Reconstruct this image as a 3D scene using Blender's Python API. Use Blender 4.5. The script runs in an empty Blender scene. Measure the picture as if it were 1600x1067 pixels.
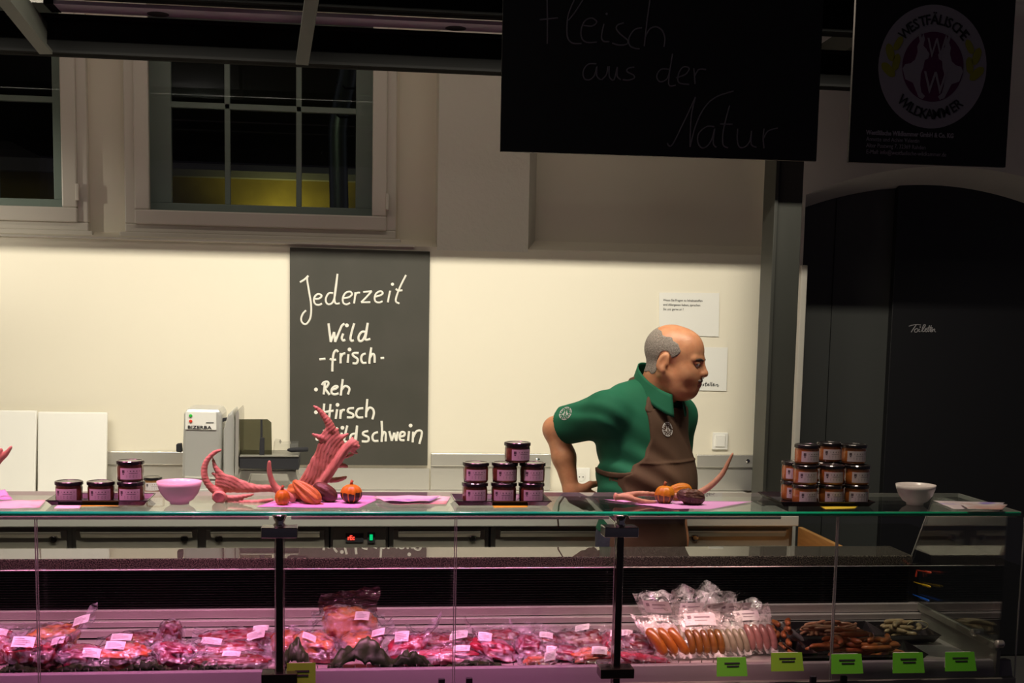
import bpy, bmesh, math, random
import numpy as np
from mathutils import Vector, Matrix, noise, Euler

S = bpy.context.scene
COL = S.collection
R = math.radians

# ------------------------------------------------------------------ camera
# a lens with a vertical shift; pose recovered from the vanishing lines of the counter, wall and posts
YAW, PITCH, ROLL, FPX, CYP = 0.129079929, -0.116071938, 0.0197648599, 2043.48231, 729.31158
CAM = np.array([0.0, 0.0, 1.64])
_cy, _sy, _cp, _sp, _cr, _sr = math.cos(YAW), math.sin(YAW), math.cos(PITCH), math.sin(PITCH), math.cos(ROLL), math.sin(ROLL)
FW = np.array([_sy * _cp, _cy * _cp, _sp]); _r0 = np.array([_cy, -_sy, 0.0]); _u0 = np.cross(_r0, FW)
RT = _cr * _r0 + _sr * _u0
UPV = -_sr * _r0 + _cr * _u0
cam_data = bpy.data.cameras.new('camera'); cam = bpy.data.objects.new('camera', cam_data); COL.objects.link(cam)
cam.matrix_world = Matrix(((RT[0], UPV[0], -FW[0], CAM[0]), (RT[1], UPV[1], -FW[1], CAM[1]), (RT[2], UPV[2], -FW[2], CAM[2]), (0, 0, 0, 1)))
cam_data.sensor_width = 36.0; cam_data.sensor_fit = 'HORIZONTAL'
cam_data.lens = FPX * 36.0 / 1600.0
cam_data.shift_y = (CYP - 533.5) / 1600.0
cam_data.clip_start = 0.05; cam_data.clip_end = 100
S.camera = cam

# ------------------------------------------------------------------ world and exposure
w = bpy.data.worlds.new('world'); S.world = w; w.use_nodes = True
w.node_tree.nodes['Background'].inputs[0].default_value = (0.75, 0.62, 0.85, 1)
w.node_tree.nodes['Background'].inputs[1].default_value = 0.035
vs = S.view_settings
vs.view_transform = 'Standard'; vs.look = 'None'; vs.gamma = 1.0; vs.exposure = 0.0; vs.use_curve_mapping = False
S.cycles.max_bounces = 14; S.cycles.transparent_max_bounces = 40; S.cycles.glossy_bounces = 6; S.cycles.diffuse_bounces = 4
S.cycles.use_denoising = True
S.cycles.sample_clamp_indirect = 4.0

# lamp strengths and colours, used by the lamp builders below
WARM = (1.0, 0.92, 0.76)
WARM_W = 52.0
PINK = (1.0, 0.30, 0.56)
PINK_W = 105.0
LED_W = 2.3

# ------------------------------------------------------------------ geometry helpers
def ray(x, y): return FW + RT * (x - 800) / FPX + UPV * (CYP - y) / FPX
def PY(x, y, Y): d = ray(x, y); return Vector(CAM + d * (Y / d[1]))
def PX(x, y, X): d = ray(x, y); return Vector(CAM + d * (X / d[0]))
def PZ(x, y, Z): d = ray(x, y); return Vector(CAM + d * ((Z - CAM[2]) / d[2]))

class MB:
    """collects verts and faces; build() links them as one mesh object"""
    def __init__(s): s.v = []; s.f = []
    def add(s, vs_, fs):
        n = len(s.v); s.v += [Vector(p) for p in vs_]; s.f += [tuple(i + n for i in f) for f in fs]; return s
    def box(s, x0, x1, y0, y1, z0, z1):
        return s.hexa([(x0, y0, z0), (x1, y0, z0), (x1, y1, z0), (x0, y1, z0), (x0, y0, z1), (x1, y0, z1), (x1, y1, z1), (x0, y1, z1)])
    def hexa(s, p):
        return s.add(p, [(3, 2, 1, 0), (4, 5, 6, 7), (0, 1, 5, 4), (1, 2, 6, 5), (2, 3, 7, 6), (3, 0, 4, 7)])
    def prism(s, poly, d):
        """extrude a polygon (list of 3D points) by vector d"""
        n = len(poly); d = Vector(d); a = [Vector(p) for p in poly]
        return s.add(a + [p + d for p in a], [tuple(range(n))[::-1], tuple(range(n, 2 * n))] + [(i, (i + 1) % n, n + (i + 1) % n, n + i) for i in range(n)])
    def bar(s, a, b, w_, h_, up=(0, 0, 1)):
        a, b = Vector(a), Vector(b); d = (b - a).normalized(); u = Vector(up)
        r = d.cross(u).normalized() * (w_ / 2); u = r.cross(d).normalized() * (h_ / 2)
        return s.hexa([a - r - u, a + r - u, b + r - u, b - r - u, a - r + u, a + r + u, b + r + u, b - r + u])
    def tube(s, pts, rad, n=8, cap=True, flat=1.0, up=(0, 0, 1)):
        pts = [Vector(p) for p in pts]; m = len(pts)
        if not hasattr(rad, '__len__'): rad = [rad] * m
        n0 = len(s.v); prev = None
        for i, p in enumerate(pts):
            d = (pts[min(i + 1, m - 1)] - pts[max(i - 1, 0)])
            d = d.normalized() if d.length > 1e-9 else Vector((0, 0, 1))
            if prev is None:
                u = Vector(up)
                if abs(d.dot(u)) > 0.95: u = Vector((1, 0, 0))
                a = d.cross(u).normalized()
            else:
                a = (prev - d * prev.dot(d)); a = a.normalized() if a.length > 1e-6 else d.orthogonal().normalized()
            prev = a; b = d.cross(a)
            for k in range(n):
                t = 2 * math.pi * k / n
                s.v.append(p + (a * math.cos(t) + b * math.sin(t) * flat) * rad[i])
        for i in range(m - 1):
            for k in range(n):
                s.f.append((n0 + i * n + k, n0 + i * n + (k + 1) % n, n0 + (i + 1) * n + (k + 1) % n, n0 + (i + 1) * n + k))
        if cap:
            s.f.append(tuple(n0 + k for k in range(n))[::-1]); s.f.append(tuple(n0 + (m - 1) * n + k for k in range(n)))
        return s
    def lathe(s, prof, c, n=28, axis=None):
        """prof: (radius, height) pairs, bottom to top, around point c"""
        c = Vector(c); n0 = len(s.v); m = len(prof)
        M = axis or Matrix.Identity(3)
        for r_, h_ in prof:
            for k in range(n):
                t = 2 * math.pi * k / n
                s.v.append(c + M @ Vector((r_ * math.cos(t), r_ * math.sin(t), h_)))
        for i in range(m - 1):
            for k in range(n):
                s.f.append((n0 + i * n + k, n0 + i * n + (k + 1) % n, n0 + (i + 1) * n + (k + 1) % n, n0 + (i + 1) * n + k))
        s.f.append(tuple(n0 + k for k in range(n))[::-1]); s.f.append(tuple(n0 + (m - 1) * n + k for k in range(n)))
        return s
    def ball(s, c, r_, n=14, m=9, M=None, fn=None):
        c = Vector(c); r_ = Vector(r_) if hasattr(r_, '__len__') else Vector((r_, r_, r_)); n0 = len(s.v)
        for i in range(m + 1):
            th = math.pi * i / m
            for k in range(n):
                t = 2 * math.pi * k / n
                p = Vector((math.sin(th) * math.cos(t), math.sin(th) * math.sin(t), math.cos(th)))
                if fn: p = fn(p)
                p = Vector((p.x * r_.x, p.y * r_.y, p.z * r_.z))
                if M: p = M @ p
                s.v.append(c + p)
        for i in range(m):
            for k in range(n):
                s.f.append((n0 + i * n + k, n0 + (i + 1) * n + k, n0 + (i + 1) * n + (k + 1) % n, n0 + i * n + (k + 1) % n))
        return s
    def grid(s, nu, nv, fn):
        n0 = len(s.v)
        for j in range(nv + 1):
            for i in range(nu + 1): s.v.append(Vector(fn(i / nu, j / nv)))
        for j in range(nv):
            for i in range(nu):
                a = n0 + j * (nu + 1) + i; s.f.append((a, a + 1, a + nu + 2, a + nu + 1))
        return s
    def build(s, name, m, parent=None, bevel=0, smooth=False, clean=False):
        off = WLOC.get(parent.name, Vector((0, 0, 0))) if parent else Vector((0, 0, 0))
        me = bpy.data.meshes.new(name)
        me.from_pydata([tuple(v - off) for v in s.v], [], s.f)
        if clean:
            b = bmesh.new(); b.from_mesh(me); bmesh.ops.remove_doubles(b, verts=b.verts, dist=1e-5)
            bmesh.ops.recalc_face_normals(b, faces=b.faces); b.to_mesh(me); b.free()
        me.validate(); me.update()
        if smooth: me.shade_smooth()
        o = bpy.data.objects.new(name, me); COL.objects.link(o)
        if m: me.materials.append(m)
        if parent: o.parent = parent; WLOC[o.name] = off
        if bevel:
            md = o.modifiers.new('bevel', 'BEVEL'); md.width = bevel; md.segments = 2; md.limit_method = 'ANGLE'; md.angle_limit = R(40)
        return o
WLOC = {}

def tag(o, label=None, cat=None, group=None, kind=None):
    if label: o['label'] = label
    if cat: o['category'] = cat
    if group: o['group'] = group
    if kind: o['kind'] = kind
    return o
def thing(name, label, cat, loc, group=None):
    o = bpy.data.objects.new(name, None); COL.objects.link(o); o.location = loc; o.empty_display_size = 0.05
    WLOC[o.name] = Vector(loc); return tag(o, label, cat, group)
def struct(o): o['kind'] = 'structure'; return o
def copy_thing(root, loc, label=None, rotz=None):
    c = root.copy(); COL.objects.link(c); c.location = loc; WLOC[c.name] = Vector(loc)
    if label: c['label'] = label
    if rotz is not None: c.rotation_euler = (0, 0, rotz)
    for ch in list(root.children):
        d = ch.copy(); COL.objects.link(d); d.parent = c
        for g in list(ch.children):
            e = g.copy(); COL.objects.link(e); e.parent = d
    return c

# ------------------------------------------------------------------ materials
def mat(name, col, rough=0.5, metal=0.0, spec=0.5, noise_amt=0.0, nscale=20.0, col2=None, bump=0.0, bscale=60.0, stretch=(1, 1, 1), emit=None, estr=0.0, coat=0.0, detail=4.0, sss=0.0, lo=0.35, hi=0.65):
    m = bpy.data.materials.new(name); m.use_nodes = True; nt = m.node_tree; b = nt.nodes['Principled BSDF']
    b.inputs['Base Color'].default_value = (*col, 1); b.inputs['Roughness'].default_value = rough
    b.inputs['Metallic'].default_value = metal; b.inputs['Specular IOR Level'].default_value = spec
    b.inputs['Coat Weight'].default_value = coat; b.inputs['Coat Roughness'].default_value = 0.08
    if sss: b.inputs['Subsurface Weight'].default_value = sss; b.inputs['Subsurface Radius'].default_value = (0.01, 0.004, 0.002)
    if emit: b.inputs['Emission Color'].default_value = (*emit, 1); b.inputs['Emission Strength'].default_value = estr
    if col2 or bump:
        tc = nt.nodes.new('ShaderNodeTexCoord'); mp = nt.nodes.new('ShaderNodeMapping'); mp.inputs['Scale'].default_value = stretch
        nt.links.new(tc.outputs['Object'], mp.inputs['Vector'])
    if col2:
        n = nt.nodes.new('ShaderNodeTexNoise'); n.inputs['Scale'].default_value = nscale; n.inputs['Detail'].default_value = detail
        r = nt.nodes.new('ShaderNodeValToRGB'); r.color_ramp.elements[0].position = lo; r.color_ramp.elements[1].position = hi
        r.color_ramp.elements[0].color = (*col, 1); r.color_ramp.elements[1].color = (*col2, 1)
        nt.links.new(mp.outputs[0], n.inputs['Vector']); nt.links.new(n.outputs['Fac'], r.inputs['Fac']); nt.links.new(r.outputs['Color'], b.inputs['Base Color'])
    if bump:
        n = nt.nodes.new('ShaderNodeTexNoise'); n.inputs['Scale'].default_value = bscale; n.inputs['Detail'].default_value = detail
        bp = nt.nodes.new('ShaderNodeBump'); bp.inputs['Strength'].default_value = bump; bp.inputs['Distance'].default_value = 0.004
        nt.links.new(mp.outputs[0], n.inputs['Vector']); nt.links.new(n.outputs['Fac'], bp.inputs['Height']); nt.links.new(bp.outputs['Normal'], b.inputs['Normal'])
    return m
def film(name, tint=(1, 1, 1), gloss_rough=0.02, ior=1.5, haze=0.0, haze_col=(1, 1, 1), bump=0.0, bscale=30.0, gain=1.0, streak=False):
    """thin clear sheet: see-through plus mirror reflection by angle, optionally a little milky"""
    m = bpy.data.materials.new(name); m.use_nodes = True; nt = m.node_tree; nt.nodes.remove(nt.nodes['Principled BSDF'])
    out = nt.nodes['Material Output']; tr = nt.nodes.new('ShaderNodeBsdfTransparent'); tr.inputs[0].default_value = (*tint, 1)
    gl = nt.nodes.new('ShaderNodeBsdfGlossy'); gl.inputs['Roughness'].default_value = gloss_rough
    fr = nt.nodes.new('ShaderNodeFresnel')
    ge = nt.nodes.new('ShaderNodeNewGeometry'); io = nt.nodes.new('ShaderNodeMix'); io.inputs['A'].default_value = ior; io.inputs['B'].default_value = 1 / ior   # same reflectance on both faces of a thin pane
    nt.links.new(ge.outputs['Backfacing'], io.inputs['Factor']); nt.links.new(io.outputs['Result'], fr.inputs['IOR'])
    mx = nt.nodes.new('ShaderNodeMixShader'); base = tr
    if haze:
        df = nt.nodes.new('ShaderNodeBsdfDiffuse'); df.inputs[0].default_value = (*haze_col, 1); m2 = nt.nodes.new('ShaderNodeMixShader'); m2.inputs[0].default_value = haze
        if streak:
            tc0 = nt.nodes.new('ShaderNodeTexCoord'); nz0 = nt.nodes.new('ShaderNodeTexNoise'); nz0.inputs['Scale'].default_value = 38; nz0.inputs['Detail'].default_value = 6; nz0.inputs['Distortion'].default_value = 1.2
            mr0 = nt.nodes.new('ShaderNodeMapRange'); mr0.inputs['From Min'].default_value = .42; mr0.inputs['From Max'].default_value = .75; mr0.inputs['To Min'].default_value = haze * .06; mr0.inputs['To Max'].default_value = haze * 4.5
            nt.links.new(tc0.outputs['Object'], nz0.inputs['Vector']); nt.links.new(nz0.outputs['Fac'], mr0.inputs['Value']); nt.links.new(mr0.outputs[0], m2.inputs[0])
        nt.links.new(tr.outputs[0], m2.inputs[1]); nt.links.new(df.outputs[0], m2.inputs[2]); base = m2
    fac = fr.outputs[0]
    if gain != 1.0:
        ml = nt.nodes.new('ShaderNodeMath'); ml.operation = 'MULTIPLY'; ml.use_clamp = True; ml.inputs[1].default_value = gain; nt.links.new(fac, ml.inputs[0]); fac = ml.outputs[0]
    nt.links.new(fac, mx.inputs[0]); nt.links.new(base.outputs[0], mx.inputs[1]); nt.links.new(gl.outputs[0], mx.inputs[2]); nt.links.new(mx.outputs[0], out.inputs[0])
    if bump:
        tc = nt.nodes.new('ShaderNodeTexCoord'); n = nt.nodes.new('ShaderNodeTexNoise'); n.inputs['Scale'].default_value = bscale; bp = nt.nodes.new('ShaderNodeBump'); bp.inputs['Strength'].default_value = bump; bp.inputs['Distance'].default_value = 0.004
        nt.links.new(tc.outputs['Object'], n.inputs['Vector']); nt.links.new(n.outputs['Fac'], bp.inputs['Height'])
        nt.links.new(bp.outputs[0], gl.inputs['Normal']); nt.links.new(bp.outputs[0], fr.inputs['Normal'])
    return m

M = {}
M['wall'] = mat('cream_paint', (0.80, 0.75, 0.62), 0.6, bump=0.05, bscale=60)
M['plaster'] = mat('rough_plaster', (0.74, 0.71, 0.62), 0.85, bump=0.5, bscale=55)
M['plaster_grey'] = mat('arch_plaster', (0.70, 0.66, 0.62), 0.85, bump=0.3, bscale=30)
M['frame'] = mat('window_paint', (0.72, 0.68, 0.60), 0.4, bump=0.04, bscale=40)
M['old_frame'] = mat('outer_sash_paint', (0.42, 0.46, 0.45), 0.5)
M['black'] = mat('black_steel', (0.012, 0.012, 0.012), 0.55)
M['beam_black'] = mat('beam_black', (0.004, 0.004, 0.004), 0.9, spec=.1)
M['olive'] = mat('grey_painted_steel', (0.026, 0.027, 0.022), 0.5, col2=(0.034, 0.034, 0.028), nscale=6, stretch=(1, 1, .3))
M['steel'] = mat('brushed_steel', (0.64, 0.62, 0.57), 0.26, 0.55, bump=0.02, bscale=90, stretch=(.05, 1, 1))
M['steel_dark'] = mat('dull_steel', (0.34, 0.33, 0.29), 0.38, 0.5, bump=0.02, bscale=90, stretch=(.05, 1, 1))
M['case_steel'] = mat('case_steel', (0.52, 0.47, 0.47), 0.34, 0.5, bump=0.02, bscale=90, stretch=(.05, 1, 1))
M['chrome'] = mat('chrome', (0.70, 0.68, 0.66), 0.12, 1.0)
M['bronze'] = mat('dark_polished_metal', (0.20, 0.17, 0.15), 0.22, 1.0)
M['white'] = mat('white_plastic', (0.86, 0.85, 0.80), 0.45)
M['paper'] = mat('white_paper', (0.80, 0.79, 0.74), 0.8)
M['ink'] = mat('black_ink', (0.02, 0.02, 0.025), 0.8)
M['chalk'] = mat('chalk_marker', (0.85, 0.83, 0.75), 0.9)
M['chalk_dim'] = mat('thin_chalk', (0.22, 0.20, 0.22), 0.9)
M['board'] = mat('chalkboard', (0.045, 0.044, 0.034), 0.65, col2=(0.055, 0.052, 0.042), nscale=5, bump=0.03, bscale=120)
M['chalk_faint'] = mat('faint_chalk', (0.34, 0.32, 0.33), 0.9)
M['sign'] = mat('sign_black', (0.010, 0.010, 0.010), 0.6)
M['door'] = mat('door_grey', (0.075, 0.078, 0.074), 0.5)
M['door_shade'] = mat('door_leaf_shade', (0.012, 0.012, 0.014), 0.5)  # leaf edge and dark tone stand in for the shadow across the doorway
M['granite'] = mat('polished_granite', (0.018, 0.016, 0.016), 0.015, spec=0.7, col2=(0.25, 0.23, 0.18), nscale=300, detail=4, lo=0.44, hi=0.78)
M['louver'] = mat('black_louver', (0.005, 0.0045, 0.0045), 0.3, spec=.35)
M['wood'] = mat('orange_wood', (0.42, 0.19, 0.05), 0.5, col2=(0.52, 0.26, 0.08), nscale=14, stretch=(6, .6, 6))
M['glass'] = film('clear_glass', (0.97, 0.985, 0.975), 0.0, 1.5)
M['shelf_glass'] = film('shelf_glass', (0.93, 0.97, 0.95), 0.0, 1.55)
M['window_glass'] = film('window_glass', (0.9, 0.93, 0.9), 0.01, 1.5)
M['teal_edge'] = mat('glass_edge_teal', (0.005, 0.58, 0.27), 0.25, spec=0.6, coat=0.6)
M['pane_edge'] = mat('glass_edge_pale', (0.55, 0.55, 0.52), 0.25, spec=0.8)
M['smoke'] = film('smoked_plastic', (0.36, 0.36, 0.30), 0.05, 1.5)
M['clearplastic'] = film('clear_plastic', (0.9, 0.9, 0.88), 0.05, 1.5, haze=0.06)
M['bag'] = film('vacuum_film', (0.98, 0.97, 0.98), 0.13, 1.45, haze=0.075, haze_col=(0.85, 0.78, 0.92), bump=0.9, bscale=70, gain=1.3, streak=True)
M['bag_clear'] = film('crinkled_film', (0.98, 0.98, 0.98), 0.10, 1.5, haze=0.22, haze_col=(0.92, 0.88, 0.88), bump=1.0, bscale=60, gain=1.6, streak=True)
M['bag_dark'] = film('dark_tinted_film', (0.40, 0.30, 0.33), 0.14, 1.5, haze=0.30, haze_col=(0.16, 0.07, 0.09), bump=0.4, bscale=25)
M['redled'] = mat('red_led', (0.2, 0, 0), 0.4, emit=(1, 0.05, 0.03), estr=3)
M['greenled'] = mat('green_led', (0, 0.1, 0.02), 0.4, emit=(0.0, 0.8, 0.25), estr=0.8)

# ------------------------------------------------------------------ lettering
_font_cache = {}
def text_mb(mb, txt, org, ex, ez, size, depth=0.0008, align='LEFT', squash=1.0, bold=0.0):
    """printed text: org is the baseline start, ex along the line, ez up; adds flat letter solids to mb"""
    cu = bpy.data.curves.new('t', 'FONT'); cu.body = txt; cu.size = size; cu.align_x = align; cu.resolution_u = 2; cu.extrude = depth / 2; cu.offset = bold
    o = bpy.data.objects.new('t', cu); COL.objects.link(o)
    dg = bpy.context.evaluated_depsgraph_get(); me = bpy.data.meshes.new_from_object(o.evaluated_get(dg))
    ex, ez, org = Vector(ex).normalized(), Vector(ez).normalized(), Vector(org); en = ex.cross(ez)
    mb.add([org + ex * v.co.x * squash + ez * v.co.y + en * (v.co.z + depth / 2) for v in me.vertices], [tuple(p.vertices) for p in me.polygons])
    bpy.data.objects.remove(o); bpy.data.curves.remove(cu); bpy.data.meshes.remove(me)
    return mb
def smooth_pts(p, n=4):
    if len(p) < 3: return [Vector((*q, 0)) if len(q) == 2 else Vector(q) for q in p]
    P = [Vector((*q, 0)) if len(q) == 2 else Vector(q) for q in p]; out = []
    for i in range(len(P) - 1):
        a, b, c, d = P[max(i - 1, 0)], P[i], P[i + 1], P[min(i + 2, len(P) - 1)]
        for k in range(n):
            t = k / n
            out.append(0.5 * ((2 * b) + (c - a) * t + (2 * a - 5 * b + 4 * c - d) * t * t + (3 * b - a - 3 * c + d) * t ** 3))
    out.append(P[-1]); return out
def strokes_mb(mb, strokes, tr, wpx, thick=0.0012):
    """hand lettering: each stroke a flat bead; tr maps drawing coordinates to a world point on the surface (normal towards -Y)"""
    for st in strokes:
        if len(st) == 1:
            c = tr(*st[0]); mb.lathe([(wpx * 0.75, 0), (wpx * 0.75, thick)], c, 10, Matrix(((1, 0, 0), (0, 0, -1), (0, 1, 0)))); continue
        pts = [tr(q.x, q.y) for q in smooth_pts(st)]
        mb.tube([p + Vector((0, -thick * 0.3, 0)) for p in pts], wpx / 2, 6, flat=1.0)
    return mb

# ------------------------------------------------------------------ distance-field modelling (surface nets)
class Field:
    def __init__(s, lo, hi, res):
        s.lo = np.array(lo, float); s.res = res; s.n = np.ceil((np.array(hi) - s.lo) / res).astype(int) + 1
        s.ax = [(s.lo[i] + np.arange(s.n[i]) * res).astype(np.float32) for i in range(3)]
        s.f = np.full(tuple(s.n), 0.2, np.float32)
    def sl(s, lo, hi, pad):
        out = []
        for i in range(3):
            a = int(max(0, math.floor((lo[i] - pad - s.lo[i]) / s.res))); b = int(min(s.n[i], math.ceil((hi[i] + pad - s.lo[i]) / s.res) + 1)); out.append(slice(a, max(b, a)))
        return tuple(out)
    def pts(s, sl):
        return s.ax[0][sl[0]][:, None, None], s.ax[1][sl[1]][None, :, None], s.ax[2][sl[2]][None, None, :]
    def add(s, fn, lo, hi, k=0.01, op='u'):
        sl = s.sl(lo, hi, k + 3 * s.res); x, y, z = s.pts(sl); d = fn(x, y, z); a = s.f[sl]
        if op == 'u':
            if k > 0:
                h = np.maximum(k - np.abs(a - d), 0) / k; s.f[sl] = np.minimum(a, d) - h * h * k * 0.25
            else: s.f[sl] = np.minimum(a, d)
        else:
            d = -d
            if k > 0:
                h = np.maximum(k - np.abs(a - d), 0) / k; s.f[sl] = np.maximum(a, d) + h * h * k * 0.25
            else: s.f[sl] = np.maximum(a, d)
    def ell(s, c, r, Mx=None, k=0.01, op='u'):
        c = np.array(c, float); r = np.array(r, float); m = max(r)
        def fn(x, y, z):
            X, Y, Z = x - c[0], y - c[1], z - c[2]
            if Mx is not None: X, Y, Z = (Mx[0][0] * X + Mx[0][1] * Y + Mx[0][2] * Z, Mx[1][0] * X + Mx[1][1] * Y + Mx[1][2] * Z, Mx[2][0] * X + Mx[2][1] * Y + Mx[2][2] * Z)
            k0 = np.sqrt((X / r[0]) ** 2 + (Y / r[1]) ** 2 + (Z / r[2]) ** 2); k1 = np.sqrt((X / r[0] ** 2) ** 2 + (Y / r[1] ** 2) ** 2 + (Z / r[2] ** 2) ** 2)
            return k0 * (k0 - 1) / np.maximum(k1, 1e-6)
        s.add(fn, c - m, c + m, k, op)
    def cap(s, a, b, ra, rb, k=0.01, op='u', sq=None):
        a = np.array(a, float); b = np.array(b, float); m = max(ra, rb)
        fn = lambda x, y, z: capd(x, y, z, a, b, ra, rb)
        s.add(fn, np.minimum(a, b) - m, np.maximum(a, b) + m, k, op)
    def mesh(s):
        f = s.f; ins = f < 0; nx, ny, nz = f.shape
        c = np.zeros((nx - 1, ny - 1, nz - 1), np.int8)
        for i in (0, 1):
            for j in (0, 1):
                for k in (0, 1): c += ins[i:nx - 1 + i, j:ny - 1 + j, k:nz - 1 + k]
        act = (c > 0) & (c < 8); I, J, K = np.nonzero(act); idx = np.full(act.shape, -1, np.int64); idx[I, J, K] = np.arange(len(I))
        acc = np.zeros((len(I), 3)); cnt = np.zeros(len(I))
        cor = [(i, j, k) for i in (0, 1) for j in (0, 1) for k in (0, 1)]
        for a in cor:
            for ax in range(3):
                if a[ax]: continue
                b = list(a); b[ax] = 1
                fa = f[I + a[0], J + a[1], K + a[2]]; fb = f[I + b[0], J + b[1], K + b[2]]; m = (fa < 0) != (fb < 0)
                t = np.where(m, fa / np.where(m, fa - fb, 1), 0); p = np.tile(np.array(a, float), (len(I), 1)); p[:, ax] += t
                acc[m] += p[m]; cnt[m] += 1
        V = (np.stack([I, J, K], 1) + acc / cnt[:, None]) * s.res + s.lo
        F = []
        for ax in range(3):
            sh = [slice(None)] * 3; sh2 = [slice(None)] * 3; sh[ax] = slice(0, -1); sh2[ax] = slice(1, None)
            e = ins[tuple(sh)] != ins[tuple(sh2)]; A = np.array(np.nonzero(e)).T
            o1, o2 = [(1, 2), (2, 0), (0, 1)][ax]
            A = A[(A[:, o1] > 0) & (A[:, o2] > 0) & (A[:, o1] < f.shape[o1] - 1) & (A[:, o2] < f.shape[o2] - 1)]
            d1 = np.zeros(3, int); d1[o1] = 1; d2 = np.zeros(3, int); d2[o2] = 1
            q = [idx[tuple((A - u).T)] for u in (d1 + d2, d2, 0 * d1, d1)]; q = np.stack(q, 1); flip = ~ins[tuple(A.T)]
            q[flip] = q[flip][:, ::-1]; F.append(q)
        F = np.concatenate(F); F = F[(F >= 0).all(1)]
        return V, F
    def build(s, name, m, parent=None, soft=1):
        V, F = s.mesh()
        for _ in range(soft):
            acc = np.zeros_like(V); cnt = np.zeros(len(V))
            for a, b in ((0, 1), (1, 2), (2, 3), (3, 0)):
                np.add.at(acc, F[:, a], V[F[:, b]]); np.add.at(acc, F[:, b], V[F[:, a]]); np.add.at(cnt, F[:, a], 1); np.add.at(cnt, F[:, b], 1)
            V = 0.5 * V + 0.5 * acc / np.maximum(cnt, 1)[:, None]
        off = np.array(WLOC.get(parent.name, (0, 0, 0))) if parent else np.zeros(3)
        me = bpy.data.meshes.new(name); me.from_pydata((V - off).tolist(), [], F.tolist()); me.update(); me.shade_smooth()
        o = bpy.data.objects.new(name, me); COL.objects.link(o)
        if m: me.materials.append(m)
        if parent: o.parent = parent; WLOC[o.name] = Vector(off)
        return o
def capd(x, y, z, a, b, ra, rb):
    ba = b - a; L = float(ba @ ba); X, Y, Z = x - a[0], y - a[1], z - a[2]
    h = np.clip((X * ba[0] + Y * ba[1] + Z * ba[2]) / max(L, 1e-9), 0, 1)
    return np.sqrt((X - h * ba[0]) ** 2 + (Y - h * ba[1]) ** 2 + (Z - h * ba[2]) ** 2) - (ra + (rb - ra) * h)
# ================================================================== lamps
def area(name, loc, sx, sy, power, col, rot, parent=None, spread=180):
    l = bpy.data.lights.new(name, 'AREA'); l.shape = 'RECTANGLE'; l.size = sx; l.size_y = sy; l.energy = power; l.color = col; l.spread = R(spread)
    o = bpy.data.objects.new(name, l); COL.objects.link(o); o.rotation_euler = rot
    if parent: o.parent = parent; o.location = Vector(loc) - WLOC[parent.name]
    else: o.location = loc
    return o
# warm strip lights in a hood above the granite, aimed at the back wall; the dark beam behind them cuts the light off above the ledge
SX0, SX1, SY, SZ = -2.0, 1.90, 3.95, 2.78
st = thing('strip_light', 'long warm strip light in a black hood, above the photo edge, aimed at the wall', 'lamp', ((SX0 + SX1) / 2, SY, SZ))
h = MB(); h.bar((SX0 - .05, SY - .02, SZ + .045), (SX1 + .05, SY - .02, SZ + .045), .11, .012, up=(0, -.55, 1)); h.box(SX0 - .05, SX1 + .05, SY - .075, SY - .065, SZ - .035, SZ + .05)
h.box(SX0 - .05, SX1 + .05, SY + .118, SY + .124, SZ - .054, SZ + .02); h.bar((SX0 - .05, SY + .06, SZ + .035), (SX1 + .05, SY + .06, SZ + .035), .13, .008, up=(0, .1, 1)); h.build('hood', M['black'], st)
M['tube'] = mat('lamp_tube', (0.9, 0.9, 0.9), 0.4, emit=WARM, estr=4)
MB().tube([(SX0, SY - .012, SZ + .016), (SX1, SY - .012, SZ + .016)], .008, 8).build('lamp_tube', M['tube'], st)
area('strip_lamp', ((SX0 + SX1) / 2, SY, SZ), SX1 - SX0, 0.018, WARM_W, WARM, (R(50), 0, 0), st, 130)

M['tube_fill'] = mat('fill_tube_glow', (.8, .75, .7), .4, emit=(1, .8, .7), estr=.4)
# pink meat-counter spotlights in the canopy above the glass shelf
def spot(x, y, z, tx, ty, tz, power, col, cone, label, blend=0.6, rad=0.03):
    t = thing('spotlight', label, 'lamp', (x, y, z), 'spotlights over the counter')
    d = (Vector((tx, ty, tz)) - Vector((x, y, z))).normalized(); q = d.to_track_quat('-Z', 'Y'); mx = q.to_matrix()
    MB().lathe([(.02, .16), (.055, .16), (.06, .10), (.062, -.0), (.056, -.0), (.052, .09), (.02, .11)], (x, y, z), 20, mx).build('housing', M['black'], t, smooth=True)
    MB().tube([(x, y, z + .10), (x, y, 3.2)], .012, 8).build('stem', M['black'], t)
    l = bpy.data.lights.new('spot_lamp', 'SPOT'); l.energy = power; l.color = col; l.spot_size = R(cone); l.spot_blend = blend; l.shadow_soft_size = rad
    o = bpy.data.objects.new('spot_lamp', l); COL.objects.link(o); o.parent = t; o.location = d * .012; o.rotation_euler = q.to_euler()
    return t
# unseen fill lamp added behind the beam for missing bounce on the upper wall, and a small wall spot at the far left
dl = thing('fill_tube', 'added fill tube hidden above the beam, lifting the upper wall and windows', 'lamp', (-.3, 4.78, 3.12))
MB().tube([(-1.9, 4.78, 3.13), (1.6, 4.78, 3.13)], .009, 8).build('tube', M['tube_fill'], dl)
area('fill_lamp', (-.3, 4.78, 3.12), 3.4, .05, 4.4, (1.0, .84, .68), (R(30), 0, 0), dl, 170)
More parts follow.
